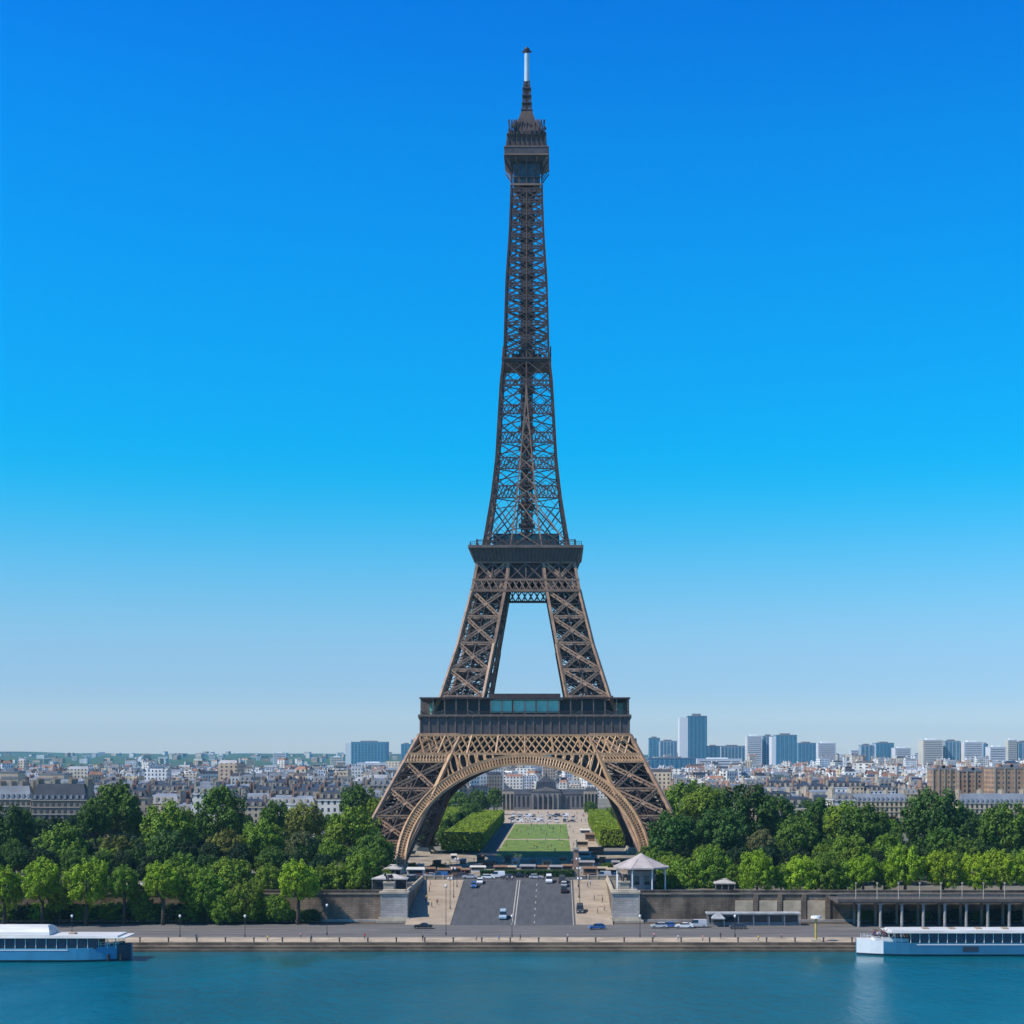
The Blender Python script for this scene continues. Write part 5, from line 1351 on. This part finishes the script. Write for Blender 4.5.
for i,(px,y,wd,h) in enumerate(sp):
    nm,c=cl[rnd.randrange(4)]
    if sprot is None:
        sprot=empty('stall',(0,0,0)); g=MB(); g.box(-.5,.5,-.42,.42,0,.78); g.build('booth',M_oc2,sprot)
        g=MB(); g.frus(0,0,.78,1.0,.56,.56,.5,.1); g.build('roof',M_oc2,sprot); g=MB(); g.box(-.4,.4,-.45,-.42,.35,.68); g.build('counter_opening',M_glass,sprot); remember(sprot); e=sprot
        e.location=(X(px,y),y,0); e.scale=(wd,3.5,h)
        for ch,_ in KID[e.name]: ch.color=c+(1,)
    else: e=dup(sprot,(X(px,y),y,0),rnd.uniform(-.1,.1),(wd*.8,3.2,h*rnd.uniform(.75,1.1)),c+(1,))
    tag(e,None,'stall','stalls around the tower foot'); ctr.setdefault(nm,[]).append(e)
for nm,es in ctr.items():
    for i,e in enumerate(es): e['label']='%s stall with small ridged roof at the tower foot, %s'%(nm,nth(i,len(es)) if len(es)>1 else 'the only one')
# low hedge and barrier across the top of the ramp
def lowbar(x0,x1,y,h,name,m,label,cat,col=None):
    e=empty(name,((x0+x1)/2,y,0),0,label,cat); w_=(x1-x0)/2; g=MB(); g.box(-w_,w_,-.5,.5,0,h*.8); g.box(-w_-.05,w_+.05,-.6,.6,h*.8,h); o=g.build('body',m,e)
    if col: o.color=col+(1,)
    g=MB()
    n=int(w_*2/3)
    for i in range(n+1): xx=-w_+i*2*w_/n; g.box(xx-.25,xx+.25,-.7,.7,0,h+.25)
    g.build('pillars',M_stone,e)
e=empty('low_hedge',(X(527,519),519,0),0,'dark clipped low hedge across the end of the road','hedge'); r=random.Random(2); V=[];Fs=[]; lx=(X(574,519)-X(480,519))/2
for i in range(2600):
    p=Vector((r.uniform(-lx,lx),r.uniform(-.9,.9),r.uniform(.1,2.3))); 
    if r.random()<.5: p.y=-.9+r.gauss(0,.08)
    else: p.z=2.3+r.gauss(0,.08)
    nn=Vector((r.gauss(0,.4),-.6+r.gauss(0,.4),.7)).normalized(); u=nn.orthogonal().normalized(); v=nn.cross(u); s=r.uniform(.15,.3); n=len(V); V+=[tuple(p-u*s),tuple(p-v*s),tuple(p+u*s),tuple(p+v*s)]; Fs.append((n,n+1,n+2,n+3))
me=bpy.data.meshes.new('foliage'); me.from_pydata(V,[],Fs); me.materials.append(M_leaf); o=link('foliage',me,e); o.color=(.03,.07,.015,1)
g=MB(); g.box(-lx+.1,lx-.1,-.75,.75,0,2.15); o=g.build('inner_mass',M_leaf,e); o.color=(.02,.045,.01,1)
lowbar(X(408,508),X(452,508),508,1.3,'low_wall',M_pave,'pale low wall left of the top of the ramp','wall'); lowbar(X(588,509),X(655,509),509,1.3,'low_wall',M_pave,'pale low wall right of the top of the ramp below the kiosk','wall')
# bollards on the quay edge
bo=MB(); bo.cyl((0,0,0),(0,0,.75),.16,.13,8); bo.cyl((0,0,.75),(0,0,.95),.24,.2,8); bme=bo.mesh('bollard',M_dark)
N_=26
for i in range(N_):
    x=X(140,YB+4.6)+i*(X(852,YB+4.6)-X(140,YB+4.6))/(N_-1); o=link('mooring_bollard',bme); o.location=(x,YB+4.6,ZQ); o.scale=(1.3,)*3
    tag(o,'small black mooring bollard on the stone quay edge, %s'%nth(i,N_),'bollard','bollards on the quay edge')
# ------------------------------------------------------------------ boats
right_hull=[True]
def hull(g,L0,L1,hw,h,bow,m0,m1,z0=-.6):
    """stations along x from stern L0 to bow L1; bow=-1 means the bow points to -x"""
    n=24; ring=[]
    for i in range(n+1):
        t=i/n; x=L0+(L1-L0)*t
        q=1-max(0,(t-.8)/.2)**2.2*.86; q0=q*.86; s=1-max(0,(.06-t)/.06)*.12
        zz=h+max(0,(t-.8)/.2)**2*0.9
        ring.append([(x,-hw*q0*s,z0),(x,-hw*q*s,.5),(x,-hw*q*s,zz),(x,hw*q*s,zz),(x,hw*q*s,.5),(x,hw*q0*s,z0)])
    vs=[p for r_ in ring for p in r_]; fs=[]; 
    for i in range(n):
        for j in range(6):
            a=i*6+j; b=i*6+(j+1)%6; fs.append((a,a+6,b+6,b) if bow>0 else (a,b,b+6,a+6))
    ms=[]
    for i in range(n):
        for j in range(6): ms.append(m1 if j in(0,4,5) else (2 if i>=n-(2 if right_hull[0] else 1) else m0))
    nn=len(g.v); g.v+=vs
    for f_,m_ in zip(fs,ms): g.f.append([nn+t for t in f_]); g.m.append(m_)
    g.f.append([nn+t for t in (5,4,3,2,1,0)]); g.m.append(m0); e_=n*6; g.f.append([nn+e_+t for t in range(6)]); g.m.append(m0)
M_hull=mat('hull_shade_blue',(0.03,0.155,0.27),.4,var=.12,scale=.25); M_broof=mat('boat_roof',(0.66,0.65,0.62),.45,var=.18,scale=.3,stretch=(.3,2,1)); M_hulld=mat('waterline_paint',(0.03,0.04,0.06),.5)  # right hull's blue paints in the shade on its side
M_hullb=mat('hull_paint_blue',(0.045,0.24,0.40),.4,var=.12,scale=.25)
def river_boat(px0,px1,y,zr,label,right):
    L_=78; 
    if right: x_end=X(px0,y); loc=x_end+L_/2; sgn=-1
    else: x_end=X(px1,y); loc=x_end-L_/2; sgn=1
    e=empty('river_boat',(loc,y,ZW),0,label,'boat'); hw=4.6
    hh=3.4
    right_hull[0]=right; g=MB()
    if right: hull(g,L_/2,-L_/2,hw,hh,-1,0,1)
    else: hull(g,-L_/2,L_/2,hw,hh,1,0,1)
    hu=g.build('hull',[M_hull if right else M_hullb,M_hulld,M_white if right else M_hulld],e,fix=True)  # right boat: white bow end paints in sunlight, blue side its shade
    g=MB()
    g.box(*((-L_/2+15,L_/2-2) if right else (-L_/2+2,L_/2-15)),-hw-.08,-hw,2.9,3.15); g.build('rubbing_strake',M_white,hu)
    g=MB(); g.box(*( (-L_/2+14,L_/2-2) if right else (-L_/2+2,L_/2-8)),-hw+.7,hw-.7,hh-.2,hh+2.6); cb=g.build('cabin',M_dark,e)
    xa,xb=(-L_/2+13.5,L_/2-2) if right else (-L_/2+2,L_/2-7.5)
    n=26
    for i in range(n):
        x=xa+(xb-xa)*i/n; wv=(xb-xa)/n
        g=MB(); g.box(x+wv*.12,x+wv*.88,-hw+.6,-hw+.72,hh+.35,hh+2.35); g.build('window',mat('boat_glass',(0.015,0.05,0.09),.08,spec=.35) if 'boat_glass' not in bpy.data.materials else bpy.data.materials['boat_glass'],cb)
        g=MB(); g.box(x-.07,x+.07,-hw+.45,-hw+.7,hh,hh+2.6); g.build('window_post',M_white,cb)
    g=MB(); g.box(xa-(6 if right else 0),xb+(0 if right else 7),-hw-.1,hw+.1,hh+2.6,hh+2.85); g.box(xa-(5 if right else -1),xb+(-1 if right else 5),-hw+.5,hw-.5,hh+2.85,hh+3.25)
    rf=g.build('roof',M_broof,e)
    g=MB(); r_=random.Random(5)
    for i in range(9): xx=xa+4+i*7; g.box(xx,xx+1.6,-1,1,hh+3.25,hh+3.6)
    g.build('roof_hatch',M_steel if False else M_pave,rf)
    # railings on the open deck
    g=MB(); a,b=(-L_/2+1.5,-L_/2+11) if right else (L_/2-8,L_/2-1)
    k=0
    def hwid(x): t=(abs(x-(L_/2 if right else -L_/2)))/L_; u=max(0,(t-.8)/.2); return hw*(1-u**2.2*.86)-.25, hh+u*u*.9
    while a+k+1<b:
        q0,z0_=hwid(a+k); q1,z1_=hwid(a+k+1)
        for s in (-1,1):
            g.beam((a+k,s*q0,z0_),(a+k,s*q0,z0_+1.1),.08)
            for zz in (.55,1.1): g.beam((a+k,s*q0,z0_+zz),(a+k+1,s*q1,z1_+zz),.07)
        k+=1.0
    g.build('railing',M_white,e)
    for k in range(3):
        xx=(a+(6.5 if right else .5)+k*(1.6 if right else 2.2)); 
        for s in (-1,1):
            g=MB(); g.cyl((xx,s*(hw-1.1),hh),(xx,s*(hw-1.1),hh+2.6),.09,n=6); g.build('roof_post',M_white,e)
    if right:
        g=MB(); g.box(-L_/2+27,-L_/2+31,-hw-.1,-hw+.02,1.3,2.5); g.build('hull_mark',M_hulld,hu)
    else:
        # arched upper canopy
        g=MB(); m=10; x0,x1=-L_/2+3,L_/2-20
        P=[(0,-3.6*math.cos(math.pi*i/m),hh+3.3+2.4*math.sin(math.pi*i/m)) for i in range(m+1)]
        V=[(x0,p[1],p[2]) for p in P]+[(x1-1.8*(1-abs(p[1])/3.6),p[1],p[2]) for p in P]+[(x1+.2,p[1],p[2]*.96) for p in P]
        q=m+1; F_=[]
        for i in range(m): F_.append((i,i+1,q+i+1,q+i))
        F_.append(tuple(range(q-1,-1,-1))); F_.append(tuple(range(q,2*q)))
        g.add(V[:2*q],F_); g.build('upper_canopy',M_broof,e,fix=True)
        g=MB(); g.cyl((L_/2-2.5,0,hh),(L_/2-2.5,0,hh+1.3),.8,.7,10); g.box(L_/2-5,L_/2-3.6,-1.5,1.5,hh,hh+1); g.build('deck_gear',M_dark,e)
        for xx in (L_/2-1.8,L_/2-5):
            g=MB(); g.cyl((xx,-hw*.55-.8,.3),(xx,-hw*.55-.8,1.8),.35,.35,10); g.build('fender',M_rub,e)
    return e,hh
b1,hh=river_boat(-150,132,381,ZW,'long blue hulled river boat with arched white upper canopy at the left edge',False)
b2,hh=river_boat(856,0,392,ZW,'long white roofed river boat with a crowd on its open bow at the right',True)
g=MB(); g.box(-34.5,-25.5,-2.2,2.2,3.0,4.3); g.build('bow_deck',M_white,b2)
for i in range(46):
    person(b2.location.x-39+rnd.uniform(4.7,13.2),392+rnd.uniform(-2.1,2.0),ZW+4.32,'on the right boat','people on the right boat',1.15)
cnt={}
for zone,nm,k,ax,e in PEOPLE: cnt.setdefault((zone,nm,k),[]).append((ax,e))
for (zone,nm,k),ls in cnt.items():
    ls.sort(key=lambda t:t[0])
    for i,(_,e) in enumerate(ls):
        e['label']='%s topped person %s %s, %s'%(nm,['standing','walking'][k],zone, nth(i,len(ls)) if len(ls)>1 else 'the only such')
# awnings on the right quay
for i,(px,c) in enumerate(((718,'white'),)):
    e=empty('tent',(X(px,437),437,ZQ),0,['pale peaked tent on the right quay in front of the wall','grey peaked tent on the right quay touching the white one','white peaked tent in front of the long shed'][i],'tent')
    g=MB(); g.frus(0,0,2.6,4.4,1.9,1.9,.1,.1); g.box(-1.9,1.9,-1.9,1.9,2.35,2.6); g.build('canopy',M_roofp if c=='white' else M_steel,e)
    for a in (-1.7,1.7):
        for b in (-1.7,1.7): g=MB(); g.cyl((a,b,0),(a,b,2.4),.07,n=6); g.build('leg',M_steel,e)
# remove unused prototypes, then the air
for o in list(COL.objects):
    if o.parent is None and o.type=='EMPTY' and 'label' not in o and o.name.startswith('car'):
        for c in kids(o):
            for q in kids(c): bpy.data.objects.remove(q)
            bpy.data.objects.remove(c)
        bpy.data.objects.remove(o)
HZ=0.000048
g=MB(); g.box(-9500,9500,-420,15500,ZW-1.5,340)
hm=bpy.data.materials.new('air'); hm.use_nodes=True; t=hm.node_tree; t.nodes.remove(t.nodes['Principled BSDF'])
pv=t.nodes.new('ShaderNodeVolumePrincipled'); pv.inputs['Color'].default_value=(0.32,0.72,1.0,1); pv.inputs['Density'].default_value=HZ; pv.inputs['Anisotropy'].default_value=0.0
t.links.new(pv.outputs[0], t.nodes['Material Output'].inputs['Volume'])
tag(g.build('haze',hm),kind='stuff')
